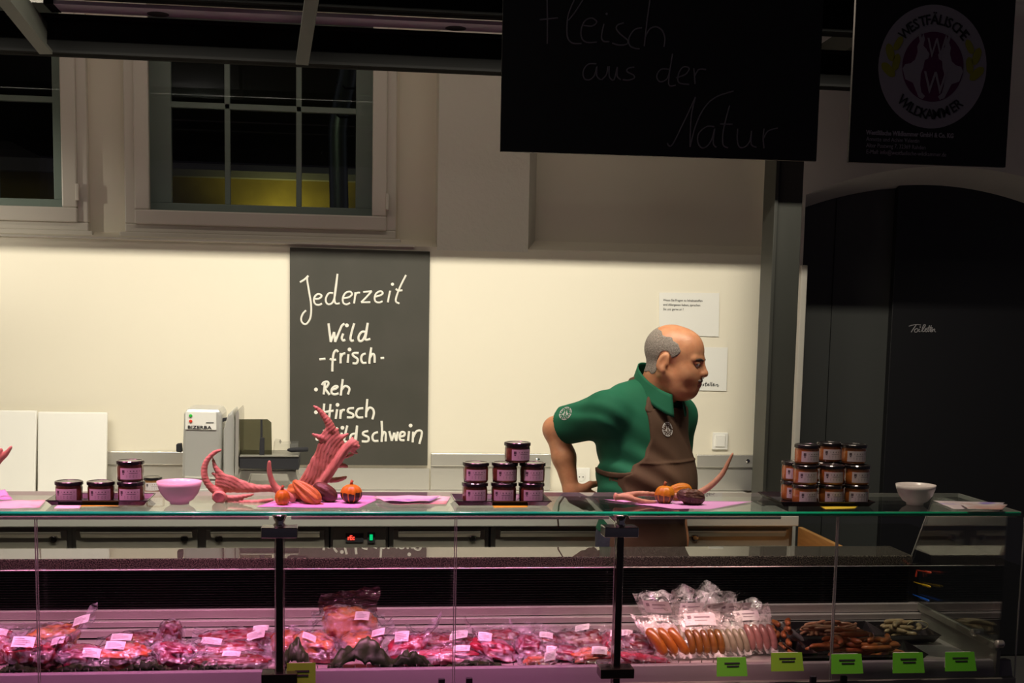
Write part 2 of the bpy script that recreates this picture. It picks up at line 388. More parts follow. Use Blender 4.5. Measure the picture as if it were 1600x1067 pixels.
# unseen hall lamp on the customer side, kept as front fill
pv = PY(308, 178, 10.0); hp = Vector((pv.x, 11.614 - 10.0, 3.14))
hl_ = thing('ceiling_fill_lamp', 'round white hall lamp out of view on the customer side, kept as front fill', 'lamp', tuple(hp))
M['opal'] = mat('opal_glass', (.9, .9, .9), .4, emit=(1, .98, .95), estr=9)
MB().lathe([(.001, -.03), (.05, -.026), (.075, -.01), (.08, .01)], hp, 24).build('opal_shade', M['opal'], hl_, smooth=True); MB().lathe([(.085, .01), (.085, .06)], hp, 24).build('canopy', M['black'], hl_)
hq = bpy.data.lights.new('hall_fill_lamp', 'POINT'); hq.energy = 6.5; hq.color = (1, .9, .85); hq.shadow_soft_size = .06; ho = bpy.data.objects.new('hall_fill_lamp', hq); COL.objects.link(ho); ho.parent = hl_; ho.location = (0, 0, -.10)
wsl = thing('wall_spotlight', 'small warm spotlight at the far left grazing the sill of the left window', 'lamp', (-2.35, 4.95, 2.15))
dv_ = (Vector((-1.62, 5.76, 1.99)) - Vector((-2.35, 4.95, 2.15))).normalized(); qv = dv_.to_track_quat('-Z', 'Y')
MB().lathe([(.015, .12), (.04, .12), (.045, 0), (.040, 0), (.038, .08), (.015, .09)], (-2.35, 4.95, 2.15), 16, qv.to_matrix()).build('housing', M['black'], wsl, smooth=True); MB().tube([(-2.35, 4.95, 2.2), (-2.35, 4.95, 3.2)], .01, 8).build('stem', M['black'], wsl)
wl_ = bpy.data.lights.new('wall_lamp_bulb', 'SPOT'); wl_.energy = 26; wl_.color = WARM; wl_.spot_size = R(46); wl_.spot_blend = .9; wl_.shadow_soft_size = .03
wo_ = bpy.data.objects.new('wall_lamp_bulb', wl_); COL.objects.link(wo_); wo_.parent = wsl; wo_.location = dv_ * .012; wo_.rotation_euler = qv.to_euler()
YP, ZP = 3.44, 2.62
spot(-1.25, YP, ZP, -1.0, 3.70, .8, PINK_W, PINK, 60, 'leftmost black pink spotlight over the meat counter')
spot(-.62, YP, ZP, -.42, 3.70, .8, PINK_W, PINK, 60, 'pink spotlight second from the left over the meat counter')
spot(.02, YP, ZP, .2, 3.70, .8, PINK_W, PINK, 60, 'pink spotlight left of the hanging chalkboard')
spot(.70, YP + .06, ZP, .75, 3.72, .8, PINK_W * .5, (1.0, .46, .62), 60, 'pink spotlight behind the hanging chalkboard')
spot(1.32, YP + .06, ZP, 1.4, 3.72, .8, PINK_W * .50, (1.0, .80, .62), 62, 'dim spotlight over the sausages')

# ================================================================== back wall, windows, door, column
YW, YB = 5.70, 5.84          # lower wall face, recessed wall face above the ledge
ZL = 1.921
b = MB(); b.box(-3.2, 1.905, YW, 6.1, 0, ZL - .012)
# sloping ledge on top of the lower wall, left bay and right niche
b.hexa([(-3.2, YW, ZL - .012), (.396, YW, ZL - .012), (.396, 6.1, ZL - .012), (-3.2, 6.1, ZL - .012), (-3.2, YW, ZL - .006), (.396, YW, ZL), (.396, 6.1, ZL + .10), (-3.2, 6.1, ZL + .094)])
b.hexa([(.791, YW, ZL - .012), (1.905, YW, ZL - .012), (1.905, 6.1, ZL - .012), (.791, 6.1, ZL - .012), (.791, YW, ZL), (1.905, YW, ZL + .002), (1.905, 6.1, ZL + .13), (.791, 6.1, ZL + .13)])
struct(b.build('wall_back', M['wall']))
u = MB()
WIN = [(-2.20, -1.075, 1.955, 3.0), (-.925, .222, 1.955, 3.0)]
xs = -3.2
for (x0, x1, z0, z1) in WIN:
    u.box(xs, x0 + .02, YB, 6.1, ZL, 3.2); u.box(x0 + .02, x1 - .02, YB, 6.1, ZL, z0 + .03); u.box(x0 + .02, x1 - .02, YB, 6.1, z1 - .03, 3.2); xs = x1 - .02
u.box(xs, .40, YB, 6.1, ZL, 3.2); u.box(.74, 1.905, YB, 6.1, ZL, 3.2)
struct(u.build('wall_back_upper', M['wall']))
p = MB(); p.hexa([(.396, YW, ZL - .012), (.791, YW, ZL - .012), (.845, 5.85, ZL - .012), (.396, 5.85, ZL - .012), (.396, YW, 3.2), (.791, YW, 3.2), (.845, 5.85, 3.2), (.396, 5.85, 3.2)])
struct(p.build('pillar', M['plaster']))
cs = MB(); cs.box(-3.2, .30, 5.69, 5.735, ZL - .004, ZL + .006); struct(cs.build('trim_1', M['frame'], bevel=.003))

def window(n, x0, x1, z0, z1, handle_side):
    t = bpy.data.objects.new('window_%d' % n, None); COL.objects.link(t); t['kind'] = 'structure'; t.location = ((x0 + x1) / 2, 5.8, z0); WLOC[t.name] = t.location.copy()
    f = MB(); F0 = 5.80
    # casing
    c = .045
    f.box(x0, x1, F0, F0 + .06, z0, z0 + c * .8); f.box(x0, x1, F0, F0 + .06, z1 - c, z1); f.box(x0, x0 + c, F0, F0 + .06, z0 + c * .8, z1 - c); f.box(x1 - c, x1, F0, F0 + .06, z0 + c * .8, z1 - c)
    f.build('casing', M['frame'], t, bevel=.005)
    s_ = MB(); a0, a1, e0, e1 = x0 + .042, x1 - .042, z0 + .034, z1 - .04; q = .062
    s_.box(a0, a1, F0 - .018, F0 + .03, e0, e0 + q); s_.box(a0, a1, F0 - .018, F0 + .03, e1 - q, e1); s_.box(a0, a0 + q, F0 - .018, F0 + .03, e0 + q, e1 - q); s_.box(a1 - q, a1, F0 - .018, F0 + .03, e0 + q, e1 - q)
    s_.build('inner_sash', M['frame'], t, bevel=.006)
    hx = a1 - .004 if handle_side > 0 else a0 - .004
    MB().box(hx, hx + .014, F0 - .03, F0 - .01, e0 + .09, e0 + .16).build('hinge', M['frame'], t, bevel=.003)
    MB().box(a0 + q, a1 - q, F0 + .005, F0 + .009, e0 + q, e1 - q).build('inner_pane', M['window_glass'], t)
    # outer sash, deeper in the wall
    O = F0 + .17; g = MB(); b0, b1, d0, d1 = a0 + q - .03, a1 - q + .03, e0 + q - .03, e1 - q + .03; qq = .075
    g.box(b0, b1, O, O + .04, d0, d0 + qq); g.box(b0, b1, O, O + .04, d1 - qq, d1); g.box(b0, b0 + qq + .025, O, O + .04, d0 + qq, d1 - qq); g.box(b1 - qq - .025, b1, O, O + .04, d0 + qq, d1 - qq)
    xm = (b0 + b1) / 2
    for xx in ((b0 * .66 + b1 * .34), (b0 * .35 + b1 * .65)) : g.box(xx - .012, xx + .012, O + .005, O + .035, d0 + qq, d1 - qq)
    g.box(b0 + qq, b1 - qq, O + .005, O + .035, d0 + qq + .41, d0 + qq + .435)
    g.build('outer_sash', M['old_frame'], t, bevel=.003)
    MB().box(b0 + qq, b1 - qq, O + .015, O + .02, d0 + qq, d1 - qq).build('outer_pane', M['window_glass'], t)
    MB().box(b0 - .01, b0, F0 + .05, O + .02, d0, d1).box(b1, b1 + .01, F0 + .05, O + .02, d0, d1).box(b0, b1, F0 + .05, O + .02, d0 - .01, d0).build('reveal', M['old_frame'], t)
    MB().box(x0 - .02, x1 + .02, F0 - .025, F0 + .02, z0 - .022, z0).build('sill', M['frame'], t, bevel=.004)
window(1, *WIN[0], 1); window(2, *WIN[1], 1)

# the lane outside the windows: ochre house front with a cornice, a downpipe and a wall lamp
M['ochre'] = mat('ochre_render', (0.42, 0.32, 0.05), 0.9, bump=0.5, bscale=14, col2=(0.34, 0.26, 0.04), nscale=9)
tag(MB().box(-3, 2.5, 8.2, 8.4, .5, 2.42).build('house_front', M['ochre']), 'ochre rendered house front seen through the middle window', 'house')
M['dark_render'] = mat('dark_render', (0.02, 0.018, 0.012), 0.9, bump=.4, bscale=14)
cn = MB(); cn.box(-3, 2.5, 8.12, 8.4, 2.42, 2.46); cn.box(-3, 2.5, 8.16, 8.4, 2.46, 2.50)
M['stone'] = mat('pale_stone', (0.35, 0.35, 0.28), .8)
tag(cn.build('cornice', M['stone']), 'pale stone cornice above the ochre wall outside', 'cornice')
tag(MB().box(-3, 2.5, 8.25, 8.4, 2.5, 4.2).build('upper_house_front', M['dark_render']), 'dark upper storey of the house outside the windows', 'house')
dp = thing('downpipe', 'grey metal downpipe with clamps outside the middle window', 'pipe', (.1, 7.0, 1.2))
a_, b_, c_, d_ = PY(548, 95, 7.0), PY(530, 185, 7.0), PY(528, 230, 7.0), PY(530, 330, 7.0)
M['zinc'] = mat('zinc', (0.30, 0.36, 0.34), .35, .8)
MB().tube(smooth_pts([PY(556, 40, 7.0), a_, b_, c_, d_, PY(530, 420, 7.0), Vector((PY(530, 420, 7.0).x, 7.0, .01))]), .05, 14).build('pipe', M['zinc'], dp, smooth=True)
for q_ in ((541, 130), (532, 175)): MB().tube([PY(q_[0] - 16, q_[1] - 2, 6.99), PY(q_[0], q_[1] + 8, 6.94), PY(q_[0] + 16, q_[1] + 8, 6.99)], .006, 6).build('clamp', M['black'], dp)
wl = thing('wall_lamp', 'small outdoor wall lamp lighting the ochre house front', 'lamp', (-.36, 8.10, 2.02))
MB().lathe([(.03, -.05), (.06, -.03), (.05, .03), (.02, .05)], (-.36, 8.10, 2.02), 14).build('housing', M['black'], wl)
ll = bpy.data.lights.new('outdoor_lamp', 'SPOT'); ll.energy = 3.0; ll.color = (1, .85, .35); ll.shadow_soft_size = .03; ll.spot_size = R(150); ll.spot_blend = .6
lo = bpy.data.objects.new('outdoor_lamp', ll); COL.objects.link(lo); lo.parent = wl; lo.location = (0, -.10, .08); lo.rotation_euler = (R(155), 0, 0)

# steel column and the arched doorway to the right
co = MB(); co.box(1.738, 1.855, 5.24, 5.255, 0, 3.2); co.box(1.738, 1.855, 5.345, 5.36, 0, 3.2); co.box(1.79, 1.805, 5.255, 5.345, 0, 3.2)
co.box(1.733, 1.748, 5.225, 5.375, 0, 3.2)
tag(co.build('steel_column', M['olive'], bevel=.002), 'olive grey steel column between the cream wall and the dark doorway', 'column')

def arch_wall():
    Y0, Y1 = 5.75, 6.02; x0, x1 = 1.905, 4.6
    outer = lambda x: 2.345 - .34 * ((x - 2.74) / 1.05) ** 2
    m = MB(); n = 40; xl, xr = 2.05, 3.62
    for i in range(n):
        a, c = xl + (xr - xl) * i / n, xl + (xr - xl) * (i + 1) / n
        m.hexa([(a, Y0, outer(a)), (c, Y0, outer(c)), (c, Y1, outer(c) - .07), (a, Y1, outer(a) - .07), (a, Y0, 3.2), (c, Y0, 3.2), (c, Y1, 3.2), (a, Y1, 3.2)])
    m.box(x0, xl, Y0, Y1, 0, 3.2); m.box(xr, x1, Y0, Y1, 0, 3.2)
    struct(m.build('wall_right', M['plaster_grey']))
arch_wall()
struct(MB().box(2.035, 2.064, 5.72, 6.02, 0, 1.885).build('trim_2', M['frame'], bevel=.004))
d = MB(); d.box(1.95, 4.6, 6.03, 6.08, 0, 2.6); struct(d.build('wall_passage', M['door']))
dd = bpy.data.objects.new('door_1', None); COL.objects.link(dd); dd['kind'] = 'structure'; dd.location = (2.7, 6.0, 0); WLOC[dd.name] = dd.location.copy()
MB().box(2.585, 3.45, 5.985, 6.028, .005, 2.30).build('leaf', M['door_shade'], dd, bevel=.003)
MB().box(2.30, 2.303, 6.026, 6.0301, 0, 2.30).build('panel_joint', M['black'], dd)
trd = lambda x, y: PY(1180 + x / 3.333, 380 + y / 3.333, 5.984)
tw = [[(800, 432), (835, 424), (862, 426)], [(838, 426), (824, 446), (812, 464)], [(842, 444), (830, 452), (832, 463), (842, 462), (848, 450), (842, 444)], [(856, 446), (852, 458), (860, 461)], [(859, 436)],
      [(864, 460), (880, 440), (886, 426), (878, 426), (870, 448), (874, 461), (884, 456)], [(884, 456), (894, 448), (890, 444), (884, 454), (890, 462), (898, 456)], [(908, 428), (900, 450), (902, 462)], [(918, 428), (910, 450), (912, 462)], [(894, 442), (924, 440)],
      [(912, 460), (924, 450), (918, 446), (912, 456), (918, 462), (926, 454)], [(926, 446), (924, 462)], [(926, 452), (934, 447), (934, 458), (940, 462)]]
strokes_mb(MB(), tw, trd, .005).build('lettering', M['chalk_faint'], dd)
tag(bpy.data.objects['door_1'], None)

struct(MB().box(-3.4, 4.6, -3, 9, -.1, 0).build('floor', mat('floor_concrete', (.10, .095, .09), .6, col2=(.13, .12, .11), nscale=4)))
struct(MB().box(-3.4, 4.6, -3, 6.2, 3.2, 3.3).build('ceiling', mat('ceiling_dark', (.03, .03, .03), .9)))
struct(MB().box(-3.4, -3.2, -3, 6.2, 0, 3.2).build('wall_left', M['wall']))

# ================================================================== canopy above the stand
def beam(name, label, x0, x1, y0, y1, z0, z1):
    m = MB(); m.box(x0, x1, y0, y1, z0, z0 + .008); m.box(x0, x1, y0, y1, z1 - .008, z1); m.box(x0, x1, (y0 + y1) / 2 - .005, (y0 + y1) / 2 + .005, z0, z1)
    return tag(m.build(name, M['beam_black']), label, 'beam', 'canopy beams')
beam('steel_beam', 'long black steel beam in front of the windows', -2.3, 2.05, 4.56, 4.64, 2.461, 2.585)
beam('steel_beam', 'black steel beam nearer the camera, at the top edge of the photo', -2.3, 2.05, 4.36, 4.44, 2.604, 2.74)
M['panel'] = mat('canopy_panel', (0.42, 0.38, 0.44), .45, .3, bump=.03, bscale=60, stretch=(.1, 1, 1))
pn = bpy.data.objects.new('ceiling_canopy', None); COL.objects.link(pn); pn.location = (0, 4.5, 2.6); WLOC[pn.name] = pn.location.copy(); struct(pn)
MB().box(-.92, 1.5, 4.445, 4.56, 2.590, 2.602).build('sheet', M['panel'], pn); MB().box(-.95, -.92, 4.44, 4.565, 2.588, 2.605).build('end_shade', M['beam_black'], pn)  # black block added to hide the lamp-lit end of the sheet
for q_ in ((247, 8), (712, 30)):
    c_ = PZ(q_[0], q_[1] + 14, 2.590); MB().lathe([(.035, -.002), (.035, .001)], c_, 20).build('downlight_hole', M['black'], pn)
def strut(name, label, a, b, hang=0): return tag((MB().box(b.x - .01, b.x + .01, b.y - .01, b.y + .01, b.z, 3.2) if hang else MB()).bar(a, b, .042, .012, up=(0, .3, 1)).bar(Vector(a) + Vector((0, 0, .05)), Vector(b) + Vector((0, 0, .05)), .008, .09, up=(0, .3, 1)).build(name, M['olive']), label, 'strut', 'canopy struts')
strut('canopy_strut', 'sloping olive steel strut at the top left corner', PY(72, 82, 4.55), PY(-26, -40, 4.0))
strut('canopy_strut', 'sloping olive steel strut in front of the middle window', PY(472, 99, 4.55), PY(493, -40, 4.0))
strut('canopy_strut', 'upper olive brace in the gap between the two hanging signs', PY(1282, 107, 5.15), PY(1345, 68, 4.9))
strut('canopy_strut', 'lower olive brace in the gap between the two hanging signs', PY(1282, 133, 5.15), PY(1345, 106, 4.9), 1)

# ================================================================== hanging signs
def hanging(name, label, cx0, cx1, yb, Y, hh):
    a_, b_ = PY(*cx0, Y), PY(*cx1, Y)
    t = thing(name, label, 'sign', ((a_.x + b_.x) / 2, Y, a_.z))
    MB().hexa([a_, b_, b_ + Vector((0, .012, 0)), a_ + Vector((0, .012, 0)), a_ + Vector((0, 0, hh)), b_ + Vector((0, 0, hh)), b_ + Vector((0, .012, hh)), a_ + Vector((0, .012, hh))]).build('board', M['sign'], t)
    for f_ in (.12, .88):
        p_ = a_.lerp(b_, f_) + Vector((0, .006, hh)); MB().tube([p_, Vector((p_.x, p_.y, 3.2))], .003, 6).build('hanging_wire', M['black'], t)
    return t
s1 = hanging('hanging_chalkboard', 'black hanging chalkboard with thin handwriting about meat from nature', (781.9, 236.3), (1275.5, 252), 0, 3.45, .52)
trs = lambda x, y: PY(820 + x / 6.667, y / 6.667, 3.449)
FL = [[(90, -30), (160, -45), (250, -50)], [(232, -45), (236, 200), (235, 455)], [(155, 207), (345, 187)],
      [(610, -10), (530, 120), (455, 212)], [(520, -10), (455, 150), (440, 300), (450, 400), (500, 450), (590, 455)],
      [(610, 265), (700, 272), (750, 230), (700, 190), (630, 215), (590, 300), (592, 390), (640, 440), (750, 440)], [(825, 250), (800, 380), (822, 430), (880, 435)], [(852, 145)],
      [(1030, 240), (970, 260), (955, 300), (1000, 360), (1072, 420), (1060, 462), (980, 470), (910, 450)], [(1220, 290), (1140, 312), (1085, 400), (1092, 470), (1140, 502), (1195, 510)], [(1305, -10), (1270, 250), (1245, 482)], [(1250, 400), (1300, 305), (1370, 280), (1432, 320), (1460, 400), (1450, 490)],
      [(745, 665), (660, 670), (610, 740), (622, 820), (680, 830), (730, 780), (752, 690), (750, 790), (792, 832)], [(868, 690), (850, 780), (800, 832)], [(880, 690), (882, 800), (930, 832), (965, 700), (962, 790), (1000, 832)], [(1140, 700), (1080, 712), (1065, 745), (1130, 782), (1140, 815), (1080, 835), (1020, 830)],
      [(1500, 722), (1420, 722), (1375, 790), (1402, 850), (1460, 840), (1500, 780), (1540, 560)], [(1535, 590), (1498, 872), (1570, 888)], [(1575, 812), (1675, 775), (1712, 712), (1650, 700), (1600, 775), (1607, 862), (1712, 880)], [(1762, 712), (1775, 875)], [(1767, 800), (1812, 725), (1887, 725)]]
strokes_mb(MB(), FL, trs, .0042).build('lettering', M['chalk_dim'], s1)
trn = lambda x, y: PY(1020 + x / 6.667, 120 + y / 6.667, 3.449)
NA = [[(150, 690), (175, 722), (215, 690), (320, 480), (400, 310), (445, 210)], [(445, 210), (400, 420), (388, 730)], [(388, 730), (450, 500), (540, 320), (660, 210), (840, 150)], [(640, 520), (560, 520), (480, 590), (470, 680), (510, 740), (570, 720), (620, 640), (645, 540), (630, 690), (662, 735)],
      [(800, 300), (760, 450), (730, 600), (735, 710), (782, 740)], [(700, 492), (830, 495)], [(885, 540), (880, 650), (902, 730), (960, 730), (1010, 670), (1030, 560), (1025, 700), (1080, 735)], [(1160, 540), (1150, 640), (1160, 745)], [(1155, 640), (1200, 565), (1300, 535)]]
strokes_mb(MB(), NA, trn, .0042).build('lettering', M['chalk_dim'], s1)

s2 = hanging('hanging_sign', 'black hanging company sign with a round white hare emblem', (1325.6, 253), (1571, 261.4), 0, 3.45, .52)
Y2 = 3.449
def pix(x, y, dy=0): return PY(x, y, Y2 + dy)
cen = pix(1457.5, 104.5); rad = (pix(1542, 104).x - pix(1373, 104).x) / 2
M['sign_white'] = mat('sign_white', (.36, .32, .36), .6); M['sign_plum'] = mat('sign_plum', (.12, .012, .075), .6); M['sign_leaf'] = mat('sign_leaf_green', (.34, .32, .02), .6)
disc = lambda r_, z_: [(cen.x + r_ * math.cos(2 * math.pi * k / 64), Y2 - z_, cen.z + r_ * 1.06 * math.sin(2 * math.pi * k / 64)) for k in range(64)]
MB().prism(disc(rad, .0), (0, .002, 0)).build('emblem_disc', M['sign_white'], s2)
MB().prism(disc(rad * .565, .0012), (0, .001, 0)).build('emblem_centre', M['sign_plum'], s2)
lt = MB()
def arc_text(txt, r_, a0, a1, inward, size):
    n = len(txt)
    wd = {'I': .5, 'W': 1.55, 'M': 1.5, 'Ä': 1.15, 'A': 1.15, 'L': .85, 'E': .9, 'F': .9, 'S': .95, 'T': .95}
    ws = [wd.get(c, 1.0) for c in txt]; tot = sum(ws); acc = 0
    for c, q in zip(txt, ws):
        a = R(a0 + (a1 - a0) * (acc + q / 2) / tot); acc += q
        pos = Vector((cen.x + r_ * math.sin(a), Y2 - .0015, cen.z + r_ * 1.06 * math.cos(a)))
        ex = Vector((math.cos(a), 0, -math.sin(a))); ez = Vector((math.sin(a), 0, math.cos(a)))
        if inward: ex, ez = -ex, -ez
        text_mb(lt, c, pos - ex * q * size * .33 - ez * (size * .35), ex, ez, size, .001, squash=.88, bold=.0004)
arc_text('WESTFÄLISCHE', rad * .765, -52, 52, False, rad * .245); lt.build('upper_lettering', M['sign'], s2); lt = MB()
arc_text('WILDKAMMER', rad * .765, 226, 134, True, rad * .245); lt.build('lower_lettering', M['sign'], s2)
wm = MB(); e = Vector((1, 0, 0)); z_ = Vector((0, 0, 1))
text_mb(wm, 'W', (cen.x - rad * .135, Y2 - .0025, cen.z + rad * .16), e, z_, rad * .48, .001, squash=.7); text_mb(wm, 'W', (cen.x - rad * .165, Y2 - .0025, cen.z - rad * .46), e, z_, rad * .55, .001, squash=.75)
# two hares facing each other
hare = [(-.27, .40), (-.30, .50), (-.26, .54), (-.24, .45), (-.21, .53), (-.18, .44), (-.20, .33), (-.14, .28), (-.08, .20), (-.10, .13), (-.16, .10), (-.18, -.02), (-.22, -.12), (-.22, -.30), (-.19, -.42), (-.12, -.48), (-.16, -.53), (-.24, -.50), (-.30, -.38), (-.36, -.27), (-.50, -.22), (-.56, -.05), (-.52, .02), (-.42, .04), (-.34, .10), (-.30, .22), (-.31, .32)]
for sg in (1, -1):
    pl = [(cen.x + sg * x * rad, Y2 - .0022, cen.z + z * rad * 1.06) for x, z in hare]
    wm.prism(pl if sg > 0 else pl[::-1], (0, .001, 0))
wm.build('emblem_hares', M['sign_white'], s2)
lf = MB()
for sg in (1, -1):
    for (x, z, a, l) in ((-.66, .35, 60, .13), (-.80, .20, 110, .15), (-.68, .05, 80, .14), (-.82, -.08, 140, .16)):
        pts = []
        for k in range(14):
            t = 2 * math.pi * k / 14; lx, lz = l * math.cos(t), l * .48 * math.sin(t) * (1 + .12 * math.cos(6 * t)); ca, sa = math.cos(R(a)), math.sin(R(a))
            pts.append((cen.x + sg * (x + lx * ca - lz * sa) * rad, Y2 - .0016, cen.z + (z + lx * sa + lz * ca) * rad * 1.06))
        lf.prism(pts if sg > 0 else pts[::-1], (0, .001, 0))
lf.build('emblem_leaves', M['sign_leaf'], s2)
ad = MB(); ex = (pix(1487, 212.5) - pix(1353, 207)).normalized()
for i, (tx, b_) in enumerate((('Westfälische Wildkammer GmbH & Co. KG', .0007), ('Annette und Achim Valentin', 0), ('Alter Postweg 7, 32369 Rahden', 0), ('E-Mail: info@westfaelische-wildkammer.de', 0))):
    text_mb(ad, tx, pix(1353, 210 + i * 10) + Vector((0, -.001, 0)), ex, (0, 0, 1), .0165 if i == 0 else .0158, .0008, squash=.83, bold=b_)
ad.build('address_lettering', M['sign_white'], s2)

# ================================================================== things on the back wall
A = [PY(453, 386.4, 5.69), PY(671.8, 393, 5.69)]; zb = PY(668.5, 727, 5.69).z
cb = thing('wall_chalkboard', 'tall dark chalkboard on the cream wall listing game meats in white handwriting', 'chalkboard', (A[0].x, 5.69, zb))
MB().hexa([(A[0].x, 5.685, zb), (A[1].x, 5.685, zb), (A[1].x, 5.70, zb), (A[0].x, 5.70, zb), (A[0].x, 5.685, A[0].z), (A[1].x, 5.685, A[1].z), (A[1].x, 5.70, A[1].z), (A[0].x, 5.70, A[0].z)]).build('board', M['board'], cb, bevel=.0015)
t1 = lambda x, y: PY(440 + x / 6.275, 380 + y / 6.275, 5.685); t2 = lambda x, y: PY(440 + x / 6.275, 550 + y / 6.275, 5.685)
JZ = [[(180, 383), (225, 355), (262, 318)], [(262, 318), (250, 350), (265, 450), (285, 570), (290, 670), (275, 750), (235, 795), (200, 775), (192, 735), (210, 690), (240, 658)], [(318, 545), (360, 545), (390, 525), (385, 505), (350, 500), (322, 530), (318, 570), (335, 600), (370, 605), (395, 590)],
      [(505, 490), (465, 490), (437, 530), (435, 575), (460, 600), (500, 580), (525, 500), (548, 300)], [(548, 300), (530, 430), (518, 540), (530, 590), (570, 590)], [(605, 540), (660, 530), (690, 500), (670, 475), (625, 490), (600, 540), (605, 585), (635, 600), (672, 585)], [(722, 480), (718, 540), (710, 590)], [(718, 530), (735, 490), (770, 485)],
      [(800, 480), (885, 470)], [(885, 470), (830, 530), (780, 580)], [(780, 580), (870, 578)], [(915, 525), (970, 510), (992, 490), (970, 470), (930, 490), (912, 530), (920, 570), (955, 582), (990, 570)], [(1065, 465), (1050, 530), (1042, 580)], [(1087, 402)], [(1220, 312), (1170, 410), (1130, 510), (1120, 570), (1155, 592)], [(1120, 445), (1140, 465), (1185, 462)]]
W1 = [[(460, 785), (470, 870), (482, 968)], [(482, 968), (515, 870)], [(515, 870), (525, 968)], [(525, 968), (560, 880), (590, 810), (618, 790)], [(605, 885), (590, 930), (605, 955), (625, 945)], [(640, 805)], [(712, 785), (690, 860), (675, 930), (685, 958), (708, 950)], [(825, 870), (785, 870), (755, 915), (760, 955), (790, 955), (820, 900), (845, 780)], [(845, 780), (830, 880), (822, 945), (870, 938)]]
W2 = [[(370, 72), (430, 66)], [(555, 0), (535, -17), (512, 10), (500, 90), (497, 190)], [(472, 65), (500, 78), (535, 75)], [(580, 10), (578, 60), (578, 110)], [(580, 50), (600, 20), (625, 12)], [(655, 20), (648, 105)], [(666, -25)], [(755, 10), (705, 12), (700, 35), (745, 70), (735, 110), (695, 110)], [(825, 15), (790, 30), (780, 70), (795, 105), (832, 105)], [(880, -45), (865, 50), (860, 115)], [(863, 60), (890, 20), (910, 35), (912, 105)], [(970, 60), (1005, 58)],
      [(337, 367)], [(425, 300), (412, 415)], [(395, 325), (410, 300), (445, 290), (460, 310), (440, 345), (420, 360)], [(425, 360), (470, 420)], [(490, 370), (530, 360), (550, 340), (525, 335), (495, 360), (490, 400), (520, 415), (560, 405)], [(600, 265), (590, 340), (580, 425)], [(588, 370), (620, 335), (655, 345), (665, 370), (650, 415)],
      [(337, 590)], [(418, 505), (410, 590), (405, 650)], [(480, 510), (465, 655)], [(415, 590), (510, 575)], [(545, 560), (530, 655)], [(548, 517)], [(580, 565), (575, 655)], [(578, 610), (595, 570), (620, 570)], [(710, 550), (660, 555), (650, 585), (700, 610), (695, 640), (640, 640)], [(800, 550), (750, 560), (730, 605), (750, 640), (800, 640)], [(840, 460), (832, 560), (828, 640)], [(830, 590), (860, 545), (895, 560), (905, 600), (890, 660)],
      [(350, 850)], [(415, 760), (422, 810), (436, 870)], [(436, 870), (468, 780)], [(468, 780), (490, 870)], [(490, 870), (520, 780), (550, 740)], [(590, 790), (580, 870)], [(597, 742)], [(645, 720), (625, 800), (615, 870), (640, 880)], [(720, 800), (685, 810), (672, 850), (690, 880), (720, 850), (740, 720)], [(740, 720), (728, 880)],
      [(850, 775), (805, 785), (800, 810), (850, 835), (845, 875), (785, 875)], [(945, 785), (905, 800), (890, 835), (905, 870), (950, 870)], [(980, 675), (985, 780), (980, 880)], [(985, 830), (1000, 785), (1020, 800), (1020, 875)], [(1055, 775), (1080, 870)], [(1080, 870), (1105, 790)], [(1105, 790), (1125, 870)], [(1125, 870), (1140, 780)], [(1155, 830), (1200, 820), (1205, 790), (1175, 785), (1158, 820), (1165, 860), (1205, 865)], [(1250, 775), (1240, 870)], [(1265, 720)], [(1290, 780), (1285, 885)], [(1287, 840), (1320, 780), (1360, 770), (1375, 800), (1350, 900)]]
strokes_mb(MB(), JZ, t1, .0092).build('heading_lettering', M['chalk'], cb)
strokes_mb(strokes_mb(MB(), W1, t1, .0112), W2, t2, .0112).build('list_lettering', M['chalk'], cb)

def sheet(name, label, c4, Y):
    a_, b_, c_, d_ = [PY(x, y, Y) for x, y in c4]; t = thing(name, label, 'notice', tuple(d_), 'paper notices on the back wall')
    MB().hexa([a_, b_, b_ + Vector((0, .003, 0)), a_ + Vector((0, .003, 0)), d_, c_, c_ + Vector((0, .003, 0)), d_ + Vector((0, .003, 0))]).build('paper', M['paper'], t); return t
n1 = sheet('notice', 'white printed notice about allergens taped above the man\'s head', [(1030, 523), (1123, 526), (1124, 458), (1030, 457)], 5.695)
m_ = MB(); e1 = PY(1112, 472, 5.69) - PY(1036, 470.5, 5.69)
for i, tx in enumerate(('Wenn Sie Fragen zu Inhaltsstoffen', 'und Allergenen haben, sprechen', 'Sie uns gerne an !')): text_mb(m_, tx, PY(1036, 470.5 + 7 * i, 5.694), e1, (0, 0, 1), .0148, .0006, squash=.88)
m_.build('print', M['ink'], n1)
n2 = sheet('notice', 'white notice with black handwriting, partly hidden behind the man\'s face', [(1045, 609), (1135, 611), (1137, 543), (1045, 541)], 5.695)
t3 = lambda x, y: PY(980 + x / 6.67, 490 + y / 6.67, 5.694)
HW = [[(740, 650), (725, 655), (722, 670), (740, 668)], [(742, 650), (740, 690), (725, 692)], [(755, 665), (775, 655), (765, 648), (752, 662), (762, 675), (778, 668)], [(805, 650), (788, 655), (800, 668), (785, 676)],
      [(745, 730), (725, 738), (725, 750), (742, 748), (748, 730), (750, 752)], [(762, 715), (760, 750), (775, 748), (778, 735), (762, 735)], [(802, 732), (790, 736), (800, 748), (786, 752)], [(822, 712), (815, 752), (828, 750)], [(808, 730), (835, 728)], [(838, 742), (852, 736), (846, 730), (836, 742), (842, 752), (856, 748)], [(868, 712), (862, 750)], [(882, 712), (876, 750), (884, 752)], [(892, 744), (908, 736), (900, 730), (890, 744), (898, 754), (912, 748)], [(925, 735), (922, 755)], [(924, 742), (945, 735), (940, 758), (956, 750)]]
